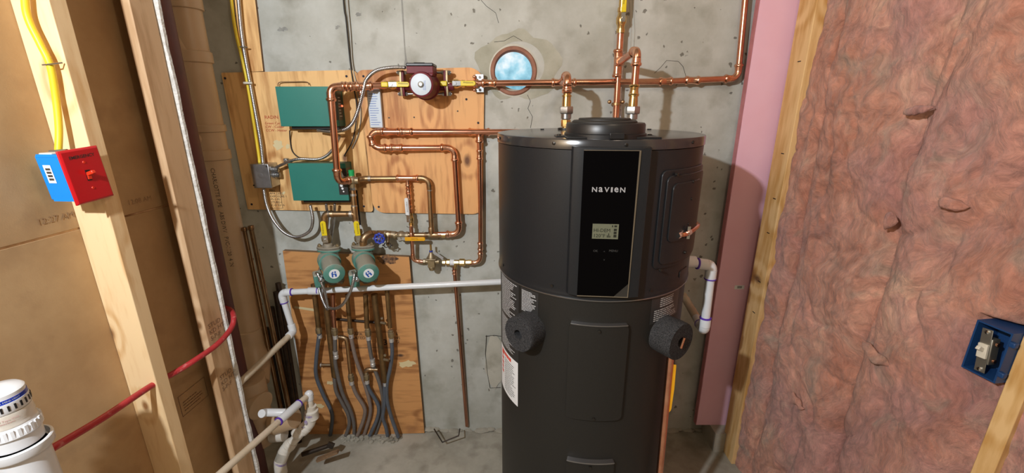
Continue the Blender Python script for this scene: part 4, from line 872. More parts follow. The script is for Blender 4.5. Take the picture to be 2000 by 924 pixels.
# pipes down from mixing valve, split to the two pumps
YV = 1.70
g = thing('copper_pipe', P(688, 400, 1.705), 'aged copper pipe below the mixing valve, teeing left to the two lever valves', 'pipe')
a = P(689, 368, 1.705); t1 = P(693, 418, 1.70); e1 = P(699, 455, 1.695)
run(g, [a, t1, e1], r34*.92, 'oldcu', 'oldcu', style='plain', cpl=[(0, .25, .01, 'plain', 'solder'), (0, .7, .01, 'plain', 'solder'), (1, .4, .01, 'plain', 'solder')])
run(g, [t1, P(633, 418, 1.70), P(636, 455, 1.695)], r34*1.08, 'oldcu', 'oldcu', style='plain', rb=.02, cpl=[(0, .12, .012, 'plain', 'solder'), (0, .82, .01, 'plain', 'solder')])
tee(g, t1, Z, -X, r34*.95, 'oldcu', 'plain')
for px_, x2, lab in ((638, 643, 'yellow-lever valve above the left green pump'), (702, 709, 'yellow-lever valve above the right green pump')):
    p = P(px_, 466, 1.695); ball_valve(p, P(px_-5, 430, 1.695)-p, V((.25, -1, 0)), 'dull brass '+lab, body='dbrass', L=.075, r=.0155, hl=.072, hw=.021, word='Webstone')

# manifold
TEAL = 0
def down(label, px_pts, r, m, Yv=1.71, end=None, nm='manifold_pipe'):
    pts = [P(x, y, Yv) for x, y in px_pts]; g = thing(nm, pts[-1], label, 'pipe', 'brown manifold pipes'); run(g, pts, r, m, m, style='old'); return g
def pexconn(g, px, py, Yv, m='dbrass', r=.0115):
    p = P(px, py, Yv); q = P(px+(px-1000)*.0, py, Yv); b = MB(); b.lathe(p+Z*.03, -Z, [(0, .010), (.004, .012), (.012, r), (.014, .0145), (.034, .0145), (.036, .0105), (.045, .010)], 8); b.build('compression_fitting', m, g)
    b = MB(); b.lathe(p-Z*.012, -Z, [(0, .0112), (.018, .0112)], 16); b.build('crimp_collar', 'ferrule', g)
def pex(name, pts, m, label): return cable(name, pts, .0088, m, label, 'tubing', 'heating tubes rising from the slab', k=8, n=12)
Ym = 1.715; Yt = 1.72
g = down('leftmost brown manifold pipe, ending in a fitting on blue-grey tubing', [(612, 555), (622, 638)], .011, 'oldcud'); pexconn(g, 623, 648, Ym)
g = down('thick brown manifold pipe below the left green pump', [(636, 585), (649, 690), (654, 735)], .0145, 'oldcud', 1.73)
g = down('copper stub pipe directly under the left green pump', [(650, 575), (651, 612), (653, 640)], .010, 'copperd', 1.70); pexconn(g, 654, 650, 1.70)
g = down('slim brown manifold pipe between the two green pumps', [(678, 575), (684, 640)], .0095, 'oldcud'); pexconn(g, 685, 648, Ym)
g = down('small brown pipe with an elbow low between the grey tubes', [(662, 658), (677, 660), (685, 735)], .0085, 'oldcu', 1.715); pexconn(g, 686, 740, Ym, r=.01)
g = down('brown manifold pipe under the right green pump', [(714, 575), (717, 640)], .011, 'oldcud', 1.70); pexconn(g, 719, 652, 1.70)
g = down('thick brown manifold pipe right of the right green pump', [(731, 575), (742, 660), (752, 745)], .0145, 'oldcud', 1.715); pexconn(g, 752, 742, 1.715, 'oldcud')
b = MB()
for q in ((747, 630), (753, 702)): b.cyl(P(q[0]-3, q[1], 1.70), P(q[0]+6, q[1]+2, 1.69), .006, n=8); b.ball(P(q[0]-1, q[1]-8, 1.70), .007, 8)
b.build('air_vent', 'dbrass', g)
g = down('rightmost slim brown manifold pipe on the lower backboard', [(756, 565), (762, 640)], .0105, 'oldcud'); pexconn(g, 764, 656, Ym)
g = down('small elbowed stub pipe low at the right of the manifold', [(738, 722), (714, 721), (714, 745)], .0085, 'oldcu', 1.715); pexconn(g, 716, 738, Ym, r=.01)
g = down('short horizontal stub pipe at the left of the manifold', [(648, 713), (628, 713)], .0075, 'oldcu', 1.735); MB().lathe(P(629, 713, 1.735), -X, [(0, .0105), (.006, .0105)], 12).build('end_cap', 'solder', g)
g = down('brown horizontal bar linking the manifold pipes behind the tubes', [(640, 622), (735, 630)], .006, 'blackiron', 1.742)
def PP(l, Ya=1.712, Yb=1.745): n = len(l)-1; return [P(x, y, Ya+(Yb-Ya)*min(1, (i/n))) for i, (x, y) in enumerate(l)]
pex('heating_tube', PP([(624, 650), (618, 700), (618, 735), (632, 772), (646, 800), (649, 820), (644, 858)]), 'pexb', 'leftmost blue-grey heating tube, swinging out to the left above the floor')
pex('heating_tube', PP([(654, 655), (655, 690), (656, 715), (668, 765), (684, 800), (691, 825), (692, 852)], 1.70), 'pexg', 'grey heating tube from the left pump stub, with a double crimp collar')
pex('heating_tube', PP([(653, 738), (657, 765), (670, 790), (680, 810), (682, 830), (675, 852)], 1.735, 1.735), 'pexg', 'grey heating tube tucked left of the double-collar tube near the floor')
pex('heating_tube', PP([(685, 655), (695, 700), (711, 745), (722, 785), (723, 810), (711, 851)]), 'pext', 'taupe heating tube in the middle of the manifold')
pex('heating_tube', PP([(687, 745), (695, 768), (710, 792), (713, 806), (708, 826), (698, 851)], 1.72, 1.73), 'pext', 'short taupe heating tube from the small elbowed brown pipe')
pex('heating_tube', PP([(719, 658), (724, 690), (730, 715), (742, 750), (748, 780), (747, 800), (741, 825), (733, 851)], 1.70, 1.755), 'pexg', 'blue-grey heating tube with a double crimp collar under the right pump')
pex('heating_tube', PP([(716, 745), (722, 762), (736, 785), (740, 800), (736, 820), (722, 851)], 1.72, 1.73), 'pexb', 'blue-grey heating tube from the right elbowed stub')
pex('heating_tube', PP([(751, 748), (751, 790), (748, 815), (754, 835), (757, 851)], 1.715, 1.73), 'pexb', 'straight blue-grey heating tube under the thick right manifold pipe')
pex('heating_tube', PP([(764, 658), (766, 690), (762, 720), (756, 750), (756, 780), (763, 810), (778, 854)], 1.715, 1.71), 'pexb', 'rightmost blue-grey heating tube, curving out to the right at the floor')
for q in ((656, 693), (728, 708)):
    p = P(*q, 1.707); b = MB(); b.lathe(p+Z*.018+X*.0, -Z-X*.0, [(0, .0115), (.012, .0115), (.014, .0098), (.02, .0098), (.022, .0115), (.036, .0115)], 16); tag(b.build('crimp_coupling', 'ferrule'), 'white double crimp coupling on the '+('left' if q[0] < 700 else 'right')+' long heating tube', 'coupling', 'crimp couplings')
b = MB(); rr = random.Random(11)
for k in range(70): b.ball((P(670+k*1.6, 850, 1.73).x+rr.uniform(-.01, .01), 1.705+rr.uniform(-.012, .03), rr.uniform(0, .006)), rr.uniform(.004, .013), 6, (1.2, 1, .8))
fl0 = bpy.data.objects['floor']; stuff(b.build('mortar_crumbs', 'floor', fl0))
b = MB(); b.tube([P(848, 838, 1.72), P(864, 864, 1.64), P(896, 851, 1.66), P(898, 838, 1.72)], .0035, 6); tag(b.build('floor_bracket', 'blackiron'), 'bent black metal bracket lying on the floor by the wall', 'bracket')

# =====================================================================
# WHITE PVC
# =====================================================================
yv = 1.655
g = thing('condensate_pipe', P(700, 562, yv), 'white plastic condensate pipe crossing behind the green pumps to the left', 'pipe')
A_ = P(1110, 544, yv); B_ = P(549, 571.5, yv); C_ = P(573, 648, yv); D_ = V((-.993, 1.322, P(472, 750, 1.33).z))
run(g, [A_, B_, C_], .0125, 'pvc', 'pvc', style='pvc', rb=.018, ring='primer')
b = MB(); p = P(608, 568.5, yv); socket(b, p, X, .0125, 'pvc', .045); socket(b, p, -X, .0125, 'pvc', .012); b.build('coupling', 'pvc', g)
run(g, [B_.lerp(C_, .9), C_, D_], .0125, 'pvcold', 'pvc', style='pvc', rb=.016)
b = MB(); b.lathe(P(621, 568, yv), X, [(-.002, .016), (.002, .016)], 16); b.build('primer_ring', 'primer', g)
g = thing('drain_pipe', P(500, 870, 1.2), 'lower white drain pipe running toward the camera with a side branch', 'pipe')
A_ = P(602, 772, 1.50); B_ = P(425, 930, 1.08)
run(g, [A_, A_+(B_-A_)*1.7], .0122, 'pvcold', 'pvc', style='pvc'); b = MB(); dd = (B_-A_).normalized(); p = A_.lerp(B_, .25); socket(b, p, dd, .0125, 'pvc', .055); socket(b, p, -dd, .0125, 'pvc', .05); b.build('tee', 'pvc', g)
b = MB(); b.tube(smooth([P(558, 806, 1.40), P(540, 806, 1.395), P(520, 806, 1.39), P(511, 808, 1.37)], 6), .0155, 16); b.build('side_branch', 'pvc', g)
for t_ in (-.052, .057): MB().lathe(p+dd*t_, dd, [(-.002, .0165), (.003, .0165)], 16).build('primer_ring', 'primer', g)
text('PVC 1/2 IN SCH 40 CE', lambda u, v: A_+dd*(.17+u)+V((.004, -.004, .0115)).normalized()*.0127+V((.7, -.7, 0)).normalized()*(v-.004)*.6, .012, 'pinkprint', g, align='LEFT', name='pipe_print')
g = thing('drain_trap', P(560, 900, 1.45), 'chunky grubby white trap stack descending at the bottom left with purple primer', 'pipe')
run(g, [A_, P(604, 767, 1.50), P(607, 797, 1.50)], .0125, 'pvctrap', 'pvc', style='pvc', rb=.012)
run(g, [P(608, 792, 1.50), P(605, 826, 1.50), P(556, 880, 1.46), P(546, 905, 1.44), P(556, 960, 1.42)], .0195, 'pvctrap', 'pvctrap', style='pvc', rb=.028)
b = MB(); b.lathe(P(608, 800, 1.50), -Z, [(0, .020), (.004, .0265), (.012, .0265), (.014, .0255), (.042, .0255)], 24); b.build('reducer', 'pvctrap', g)
MB().lathe(P(607.5, 805, 1.50), -Z, [(0, .0268), (.010, .0268)], 24).build('primer_ring', 'primer2', g); MB().lathe(P(548, 902, 1.442), P(547, 905, 1.44)-P(556, 885, 1.455), [(0, .0262), (.006, .0262)], 24).build('primer_ring', 'primer2', g)
b = MB(); p = P(582, 846, 1.48); dq = (P(556, 872, 1.46)-P(606, 822, 1.50)).normalized(); b.lathe(p, dq, [(-.012, .0245), (-.004, .0262), (.004, .0262), (.012, .0245)], 24); b.build('collar', 'pvctrap', g)
for t_ in (.18, .82):
    MB().lathe(P(605, 826, 1.50).lerp(P(556, 880, 1.46), t_), dq, [(-.009, .0235), (-.006, .0262), (.006, .0262), (.009, .0235)], 24).build('collar', 'pvctrap', g)
b = MB(); b.ball(P(597, 826, 1.474), .007, 8, (1.2, .4, 1.8)); b.ball(P(592, 835, 1.472), .005, 8, (1.6, .4, 1)); b.build('primer_smear', 'primer2', g)
# heater's right-hand condensate loop
g = thing('condensate_pipe', P(1380, 640, 1.31), 'white plastic pipe looping from the right side of the heater back to the wall', 'pipe')
yr = 1.30; q0 = P(1330, 511, yr); q1 = P(1390, 518, yr); q2 = P(1375, 646, yr); q3 = P(1335, 578, 1.60)
run(g, [q0, q1, q2, q3], .0145, 'pvc', 'pvc', style='pvc', rb=.019, ring='primer')
b = MB(); socket(b, q0+X*.012, X, .0148, 'pvc', .035); b.lathe(q0-X*.006, X, [(0, .024), (.012, .024)], 20); b.build('coupling', 'pvc', g)
b = MB(); d_ = (q3-q2).normalized(); b.cyl(q2+d_*.10, q3, .0150, n=16); b.build('old_pipe_end', 'pvcold', g)

# relief fitting and copper hose on the right of the heater
tp = thing('relief_valve', P(1322, 470, 1.07), 'chrome fitting with a short copper tube on the right side panel of the heater', 'valve')
pz = P(1325, 459, 1.075); d_ = V((.60, -.80, .02)).normalized(); vx = V((.80, .58, .12)).normalized()
b = MB(); b.lathe(pz-d_*.022, d_, [(0, .012), (.010, .012), (.011, .009), (.022, .009)], 16); hexnut(b, pz-vx*.004, vx, .0095, .014); b.build('chrome_fitting', 'chrome', tp)
b = MB(); b.tube(smooth([pz, P(1340, 457, 1.08), P(1354, 449, 1.12), P(1363, 439, 1.19), P(1352, 431, 1.30)], 8), .0062, 12); b.build('copper_tube', 'copper', tp)
b = MB(); q = P(1344, 454, 1.085); b.lathe(q-vx*.006, vx, [(0, .009), (.012, .009)], 12); b.box(q+Z*.012, (.008, .008, .01)); b.box(q-Z*.012, (.008, .008, .01)); b.build('hose_clamp', 'chrome', tp)
q = P(1357, 428, 1.21); tag(MB().box(q, (.009, .005, .026), (V((.9, .2, .3)).normalized(), Y, Z)).build('copper_clip', 'copperf'), 'small copper clip behind the side panel edge', 'clip')
g = thing('copper_pipe', P(1286, 930, 1.083), 'copper discharge pipe running down the front right of the heater from the felt plug', 'pipe')
run(g, [P(1310, 692, 1.083), P(1285, 960, 1.083)], .0105, 'copper', 'copperf')
b = MB(); b.prism([P(x, y, 1.078) for x, y in ((1312, 712), (1321, 713), (1317, 760), (1311, 800), (1304, 810), (1307, 760))], (0, .001, 0)); tag(b.build('hang_tag', 'org'), 'long yellow tag hanging on the discharge pipe beside the heater', 'tag')

# =====================================================================
# LEFT CORNER: DRAIN STACK, POST, TUBES
# =====================================================================
yd = 1.62; rd = .0510; xd = -.69*yd
g = thing('drain_stack', (xd, yd, 0), 'large beige plastic drain stack with couplings in the left corner', 'pipe')
def zz(py): return P(0, py, yd).z
z_low = zz(648)
MB().cyl((xd, yd, z_low), (xd, yd, 2.7), rd, n=40).build('pipe', 'beige', g)
for a_, c_ in ((-30, 20), (100, 124), (243, 258), (292, 312), (640, 652)):
    b = MB(); z1_, z0_ = zz(a_), zz(c_); b.lathe((xd, yd, z0_), Z, [(0, rd*1.02), (.003, rd*1.12), (z1_-z0_-.003, rd*1.12), (z1_-z0_, rd*1.02)], 40); b.build('coupling', 'beige', g)
b = MB(); b.tube(smooth([V((xd, yd, zz(150))), V((xd-.02, yd-.01, zz(95))), V((xd-.09, yd-.02, zz(20))), V((xd-.16, yd-.03, zz(-70)))], 8), rd*.98, 32); b.build('wye_branch', 'beige', g)
b = MB(); b.tube(smooth([V((xd, yd, z_low+.01)), V((xd+.004, yd-.005, z_low-.06)), V((xd+.03, yd-.04, z_low-.13)), V((xd+.05, yd-.10, z_low-.18))], 8), rd*1.08, 32); b.build('bottom_bend', 'beige', g)
b = MB(); b.cyl((xd-.02, yd-.12, .42), (xd+.10, yd-.16, .40), rd*1.1, n=32); b.cyl((xd+.06, yd-.14, .52), (xd+.03, yd-.10, .18), rd*1.12, n=32); b.build('lower_wye', 'beige', g)
b = MB(); b.cyl((xd-.012, yd-.04, zz(270)), (xd-.05, yd-.12, zz(255)), .02, n=16); b.build('side_stub', 'beige', g)
text('CHARLOTTE PIPE   ABS DWV   PVC-1120  4 IN', lambda u, v: V((xd+rd*1.004*sin(.25+v/rd), yd-rd*1.004*cos(.25+v/rd), zz(325)-u)), .019, 'ink', g, align='LEFT', name='pipe_print')
q = P(543, 745+80, 1.47)
b = MB(); b.cyl(P(535, 738+90, 1.5), P(575, 745+70, 1.5), .045, n=28); b.build('hub', 'beige', g)
b = MB(); b.cyl(P(531, 850, 1.5), P(556, 848, 1.5), .030, n=24); tag(b.build('plastic_stub', 'pvctrap'), 'white plastic stub beside the beige hub, behind the lower drain pipe', 'pipe')
b = MB(); b.cyl((-1.098, 1.46, 0), (-1.098, 1.46, 2.7), .045, n=32); tag(b.build('steel_post', 'post'), 'dark maroon steel post behind the white drywall edge', 'post')
for i, (a_, c_, r_) in enumerate((((477, 445), (560, 860), .0085), ((490, 442), (577, 860), .0095))):
    g = thing('standing_tube', P(*c_, 1.62), ('left' if i == 0 else 'right')+' one of two slim bronze tubes standing beside the beige stack', 'tube', 'slim tubes in the left corner')
    MB().cyl(P(*a_, 1.62), P(*c_, 1.62), r_, n=14).build('tube', 'bronze', g); d_ = (P(*c_, 1.62)-P(*a_, 1.62)).normalized()
    MB().lathe(P(*a_, 1.62), d_, [(-.002, r_*1.1), (.004, r_*1.35), (.012, r_*1.35), (.014, r_)], 14).build('cap', 'bronze', g)
for i, (a_, c_, yy, r_) in enumerate((((543, 553), (598, 905), 1.735, .0115), ((530, 600), (584, 905), 1.71, .012), ((538, 570), (592, 905), 1.70, .010), ((521, 640), (566, 860), 1.70, .009))):
    b = MB(); b.cyl(P(*a_, yy), P(*c_, yy), r_, n=14); tag(b.build('iron_pipe', 'blackiron'), ['thick black iron pipe under the white pipe elbow', 'black iron pipe just left of the elbow drop', 'black iron pipe right of the elbow, against the lower board', 'thin black iron pipe behind the bronze tubes'][i], 'pipe', 'black iron pipes in the left corner')
b = MB(); b.cyl(P(590, 888, 1.55), P(650, 868, 1.58), .010, n=12); b.cyl(P(640, 868, 1.57), P(652, 872, 1.57), .013, n=8); tag(b.build('iron_stub', 'blackiron'), 'dark iron stub near the floor right of the trap', 'pipe')
tag(MB().box(P(640, 890, 1.52), (.10, .02, .012), (V((.86, .1, .35)).normalized(), Y, V((-.35, 0, .9)).normalized())).build('wood_scrap', 'plyedge'), 'small brown wood scrap near the floor at the bottom left', 'scrap')
# red tubing
pts = [plane_pt(40, 915, LA+.085, LB), plane_pt(95, 880, LA+.09, LB), plane_pt(200, 817, LA+.085, LB), V((-.995, 1.0, P(300, 757, 1.0).z)), P(343, 727, 1.085), P(380, 704, 1.13), P(425, 672, 1.22), P(452, 640, 1.30), P(456, 617, 1.335), P(448, 604, 1.40), P(430, 600, 1.48)]
cable('red_tubing', pts, .0085, 'redpex', 'red plastic tube passing through the left stud and curving behind the wall', 'tubing', n=14)
# air admittance valve
ax, ay = -.983, .695; za = P(0, 757, ay).z
zc = [P(0, k, ay).z for k in (757, 790, 800, 828, 850, 880, 900)]
g = thing('air_valve', (ax, ay, 0), 'white plastic air admittance valve with a blue band on a pipe, bottom left corner', 'vent valve')
zt = za+.0
MB().lathe((ax, ay, zt-.016), Z, [(0, .036), (.008, .036), (.013, .031), (.016, .014)], 40).build('cap', 'pvc', g)
MB().lathe((ax, ay, zt-.024), Z, [(0, .0366), (.008, .0366)], 40).build('blue_band', 'bluetrim', g)
MB().lathe((ax, ay, zt-.046), Z, [(0, .0345), (.0, .036), (.004, .0385), (.022, .0375), (.022, .02)], 40).build('vent_ring', 'pvc', g)
for k in range(26):
    t = 2*pi*k/26; MB().box((ax+.038*cos(t), ay+.038*sin(t), zt-.034), (.002, .003, .011), (V((cos(t), sin(t), 0)), V((-sin(t), cos(t), 0)), Z)).build('slot', 'black', g)
MB().lathe((ax, ay, zt-.075), Z, [(0, .038), (.003, .0385), (.008, .037), (.012, .0385), (.028, .037)], 40).build('thread_neck', 'pvctrap', g)
MB().lathe((ax, ay, zt-.100), Z, [(0, .037), (.0, .041), (.003, .043), (.020, .040), (.025, .037)], 40).build('nut_ring', 'pvc', g)
for k in range(28):
    t = 2*pi*k/28; MB().box((ax+.0415*cos(t), ay+.0415*sin(t), zt-.087), (.003, .0045, .016), (V((cos(t), sin(t), 0)), V((-sin(t), cos(t), 0)), Z)).build('grip_rib', 'pvc', g)
MB().lathe((ax, ay, zt-.125), Z, [(0, .039), (.025, .039)], 40).build('neck', 'pvc', g)
MB().lathe((ax, ay, zt-.145), Z, [(0, .048), (.003, .050), (.018, .050), (.020, .048), (.020, .0455), (.006, .045), (.006, .03)], 48).build('adapter_dish', 'pvc', g)
MB().cyl((ax, ay, .03), (ax, ay, zt-.139), .0405, n=40).build('stand_pipe', 'pvc', g)
text('STUDOR MINI-VENT   STUDOR MINI-VENT', lambda u, v: V((ax+.0369*sin(u/.0366+.3), ay-.0369*cos(u/.0366+.3), zt-.0215+v)), .0052, 'paperb', g, name='band_print')
text('Use Vent. Use Thin Seal Tape Only\nfor Pipe Thread Connections', lambda u, v: V((ax+.0389*sin(u/.0388+.3), ay-.0389*cos(u/.0388+.3), zt-.057+v)), .0055, 'pinkprint', g, name='neck_print')

# =====================================================================
# EMERGENCY SWITCH ON THE LEFT STUD
# =====================================================================
px0 = plane_pt(115, 293, -1.041, LB); ps = thing('emergency_switch', px0-Z*.12, 'red emergency switch plate on a blue box fixed to the left stud', 'switch')
H1, W1 = .121, .088; ea = R(4)
def EP(u, w, z): return px0+LW*(u*cos(ea)+(z-H1*.95)*sin(ea)+.001)+LN*w-Z*(z*cos(ea)-u*sin(ea)+.003)      # along the wall, out, down
b = MB(); b.rings([[EP(u, w, z) for u, z in ((i, j), (W1-i, j), (W1-i, H1-j), (i, H1-j))] for w, i, j in ((-.002, 0, 0), (.0015, 0, 0), (.005, .004, .004))]); pl = b.build('wall_plate', 'redplate', ps, .001)
bd = .060
b = MB(); b.rings([[EP(u, w, z) for u, z in ((.004, .010), (.052, .010), (.052, H1-.012), (.004, H1-.012))] for w in (-.003, -bd+.006, -bd)]); bb = b.build('box', 'blue', ps, .002)
for z_, w_ in ((.010, .052), (H1-.012, .050)): MB().box(EP(.006, -.029, z_), (.005, w_, .006), (LW, LN, Z)).build('box_rib', 'blue', bb)
b = MB(); b.cyl(EP(.030, -.050, .006), EP(.030, -.008, .003), .004, n=8); b.build('nail', 'steel', bb); b = MB(); b.cyl(EP(.030, -.048, H1-.008), EP(.030, -.004, H1-.004), .004, n=8); b.build('nail', 'steel', bb)
MB().box(EP(.02, -.034, .007), (.03, .03, .004), (LW, LN, Z)).build('cable_clamp', 'pvctrap', bb, .0015)
fb = lambda u, v: EP(.0032, -.048+u, .070-v)
lab = patch(fb, 0, .018, 0, .040, 'paperw', bb, 'barcode_label'); b = MB()
for k in range(4):
    f2 = lambda u, v: EP(.0026, -.048+u, .070-v); v0_ = .006+k*.0075
    for j in range(9): b.face([b.bm.verts.new(f2(u, v)) for u, v in ((.004+j*.0013, v0_), (.0047+j*.0013, v0_), (.0047+j*.0013, v0_+.005), (.004+j*.0013, v0_+.005))])
b.build('barcode', 'ink', lab)
text('EMERGENCY', lambda u, v: EP(W1/2+u, .0053, .021-v), .0098, 'ink', pl, name='plate_word', bold=.0002)
for z in (.031, .090): MB().lathe(EP(W1/2, .005, z), LN, [(0, .003), (.001, .0025)], 12).build('plate_screw', 'redtog', pl)
MB().box(EP(W1/2, .0045, .0605), (.010, .003, .024), (LW, LN, Z)).build('toggle_slot', 'black', pl)
b = MB(); b.box(EP(W1/2, .012, .0555), (.0085, .020, .008), (LW, (LN+Z*.35).normalized(), (Z-LN*.35).normalized())); b.build('toggle', 'redtog', ps, .0015)
b = MB(); b.box(EP(W1/2, .006, .063), (.0085, .004, .014), (LW, LN, Z)); b.build('toggle_base', 'redtog', ps, .001)
sy = .997
cable('yellow_cable', [plane_pt(48, -40, LA+.055, 0*LB+LB)*1.0, P(53, 30, sy), P(80, 85, sy), P(101, 145, sy), P(112, 210, sy-.004), P(116, 250, sy-.01), P(115, 292, .985)][1:] if False else [P(-60, -260, sy), P(36, -60, sy), P(53, 30, sy), P(78, 85, sy), P(98, 128, sy), P(109, 190, sy), P(115, 250, sy-.008), P(114, 296, sy-.02)], .0068, 'romex', 'yellow cable stapled to the face of the left stud above the red switch', 'cable', 'yellow sheathed cables')
q = P(95, 127, sy-.006); b = MB(); b.tube([q+V((-.014, .016, .003)), q+V((-.011, -.002, 0)), q+V((.011, -.002, .002)), q+V((.015, .016, .006))], .0016, 6); tag(b.build('cable_staple', 'steel'), 'metal staple over the yellow cable on the left stud', 'staple')

# =====================================================================
# RIGHT SIDE: FOAM BOARD, STUDS, INSULATION, SWITCH
# =====================================================================
zf0 = P(0, 830, 1.70).z
b = MB(); rs = []
for k in range(60):
    z = zf0+(2.75-zf0)*k/59; e = .0015*noise.noise(V((z*14, 3, 0))); rs.append([V((.884+e, 1.70, z)), V((1.10, 1.70, z)), V((1.10, 1.727, z)), V((.884+e, 1.727, z))])
b.rings(rs); fo = tag(b.build('foam_board', 'foam'), 'tall pink rigid foam board standing against the back wall at the right', 'foam board')
b = MB(); b.bx(.8812, .8828, 1.701, 1.726, zf0, 2.75); b.build('cut_edge', 'foame', fo)
fn = flat(P(1434, 565, 1.6992), X, Z); lb_ = patch(fn, 0, .042, 0, .018, 'paperw', fo, 'barcode_label'); fn = flat(P(1434, 565, 1.6988), X, Z); b = MB()
for j in range(12): b.face([b.bm.verts.new(fn(.012+j*.0017, v)) if 0 else b.bm.verts.new(fn(.012+j*.0017+du, v)) for du, v in ((0, .004), (.0009, .004), (.0009, .015), (0, .015))])
b.build('barcode', 'ink', lb_)
M['tape'] = mat('clear_tape', (.55, .26, .30), .25)
patch(flat(P(1453, 624, 1.6990), X, Z), 0, .05, 0, .17, 'tape', fo, 'tape_patch')
tag(MB().bx(1.0, 1.040, 1.565, 1.66, 0, 2.75).build('wall_stud', 'pine3', None, .002), 'pine stud between the pink foam board and the pink fibreglass', 'stud')
rs_ = bpy.data.objects['wall_stud.002']
for py in (120, 300, 388, 455, 550, 610):
    q = P(1500, py, 1.60).z; MB().box((1.0, 1.60, q), (.003, .016, .003)).build('nail', 'screw', rs_)
MB().bx(.95, 1.2, 1.64, YW, -.01, .10).build('footing_block', 'floor', bpy.data.objects['floor'])
# fibreglass batts
def fibre():
    m = bpy.data.materials.new('pink_fibreglass'); m.use_nodes = True; nt = m.node_tree; L = nt.links.new; b = nt.nodes['Principled BSDF']
    b.inputs['Roughness'].default_value = .95; b.inputs['Specular IOR Level'].default_value = .1; b.inputs['Sheen Weight'].default_value = .25
    tc = nd(nt, 'ShaderNodeTexCoord'); g0 = nd(nt, 'ShaderNodeNewGeometry'); O = g0.outputs['Position']
    wn = nd(nt, 'ShaderNodeTexNoise'); wn.inputs['Scale'].default_value = 4; wn.inputs['Detail'].default_value = 3; L(O, wn.inputs[0])
    va = nd(nt, 'ShaderNodeVectorMath', operation='MULTIPLY_ADD'); L(wn.outputs['Color'], va.inputs[0]); va.inputs[1].default_value = (.35, .35, .35); L(O, va.inputs[2])
    mp = nd(nt, 'ShaderNodeMapping'); mp.inputs['Scale'].default_value = (1, 1, .5); L(va.outputs[0], mp.inputs[0])
    n1 = nd(nt, 'ShaderNodeTexNoise'); n1.inputs['Scale'].default_value = 6; n1.inputs['Detail'].default_value = 14; n1.inputs['Roughness'].default_value = .72; L(mp.outputs[0], n1.inputs[0])
    r = nd(nt, 'ShaderNodeValToRGB'); e = r.color_ramp.elements; e[0].position = .28; e[0].color = (.34, .12, .07, 1); e[1].position = .74; e[1].color = (.84, .56, .40, 1)
    k = e.new(.42); k.color = (.57, .24, .16, 1); k = e.new(.56); k.color = (.72, .36, .26, 1); L(n1.outputs[0], r.inputs[0]); col = r.outputs[0]
    n2 = nd(nt, 'ShaderNodeTexNoise'); n2.inputs['Scale'].default_value = 2.6; n2.inputs['Detail'].default_value = 6; L(va.outputs[0], n2.inputs[0])
    mr = nd(nt, 'ShaderNodeMapRange'); mr.inputs[1].default_value = .48; mr.inputs[2].default_value = .62; mr.inputs[4].default_value = .6; L(n2.outputs[0], mr.inputs[0])
    mx = nd(nt, 'ShaderNodeMix', data_type='RGBA'); L(mr.outputs[0], mx.inputs[0]); L(col, mx.inputs[6]); mx.inputs[7].default_value = (.56, .28, .27, 1); col = mx.outputs[2]
    n3 = nd(nt, 'ShaderNodeTexNoise'); n3.inputs['Scale'].default_value = 9; n3.inputs['Detail'].default_value = 12; L(va.outputs[0], n3.inputs[0])
    mr = nd(nt, 'ShaderNodeMapRange'); mr.inputs[1].default_value = .56; mr.inputs[2].default_value = .70; mr.inputs[4].default_value = .7; L(n3.outputs[0], mr.inputs[0])
    mx = nd(nt, 'ShaderNodeMix', data_type='RGBA'); L(mr.outputs[0], mx.inputs[0]); L(col, mx.inputs[6]); mx.inputs[7].default_value = (.50, .36, .28, 1); col = mx.outputs[2]
    n5 = nd(nt, 'ShaderNodeTexNoise'); n5.inputs['Scale'].default_value = 38; n5.inputs['Detail'].default_value = 12; n5.inputs['Roughness'].default_value = .75; L(mp.outputs[0], n5.inputs[0])
    m5 = nd(nt, 'ShaderNodeMapRange'); m5.inputs[1].default_value = .35; m5.inputs[2].default_value = .65; m5.inputs[3].default_value = .60; m5.inputs[4].default_value = 1.14; L(n5.outputs[0], m5.inputs[0])
    x5 = nd(nt, 'ShaderNodeVectorMath', operation='SCALE'); L(col, x5.inputs[0]); L(m5.outputs[0], x5.inputs['Scale']); col = x5.outputs[0]
    L(col, b.inputs['Base Color'])
    n4 = nd(nt, 'ShaderNodeTexNoise'); n4.inputs['Scale'].default_value = 60; n4.inputs['Detail'].default_value = 12; n4.inputs['Roughness'].default_value = .7; L(mp.outputs[0], n4.inputs[0])
    bp = nd(nt, 'ShaderNodeBump'); bp.inputs['Strength'].default_value = 1.0; bp.inputs['Distance'].default_value = .010; L(n4.outputs[0], bp.inputs['Height']); L(bp.outputs[0], b.inputs['Normal'])
    return m
M['fibre'] = fibre()
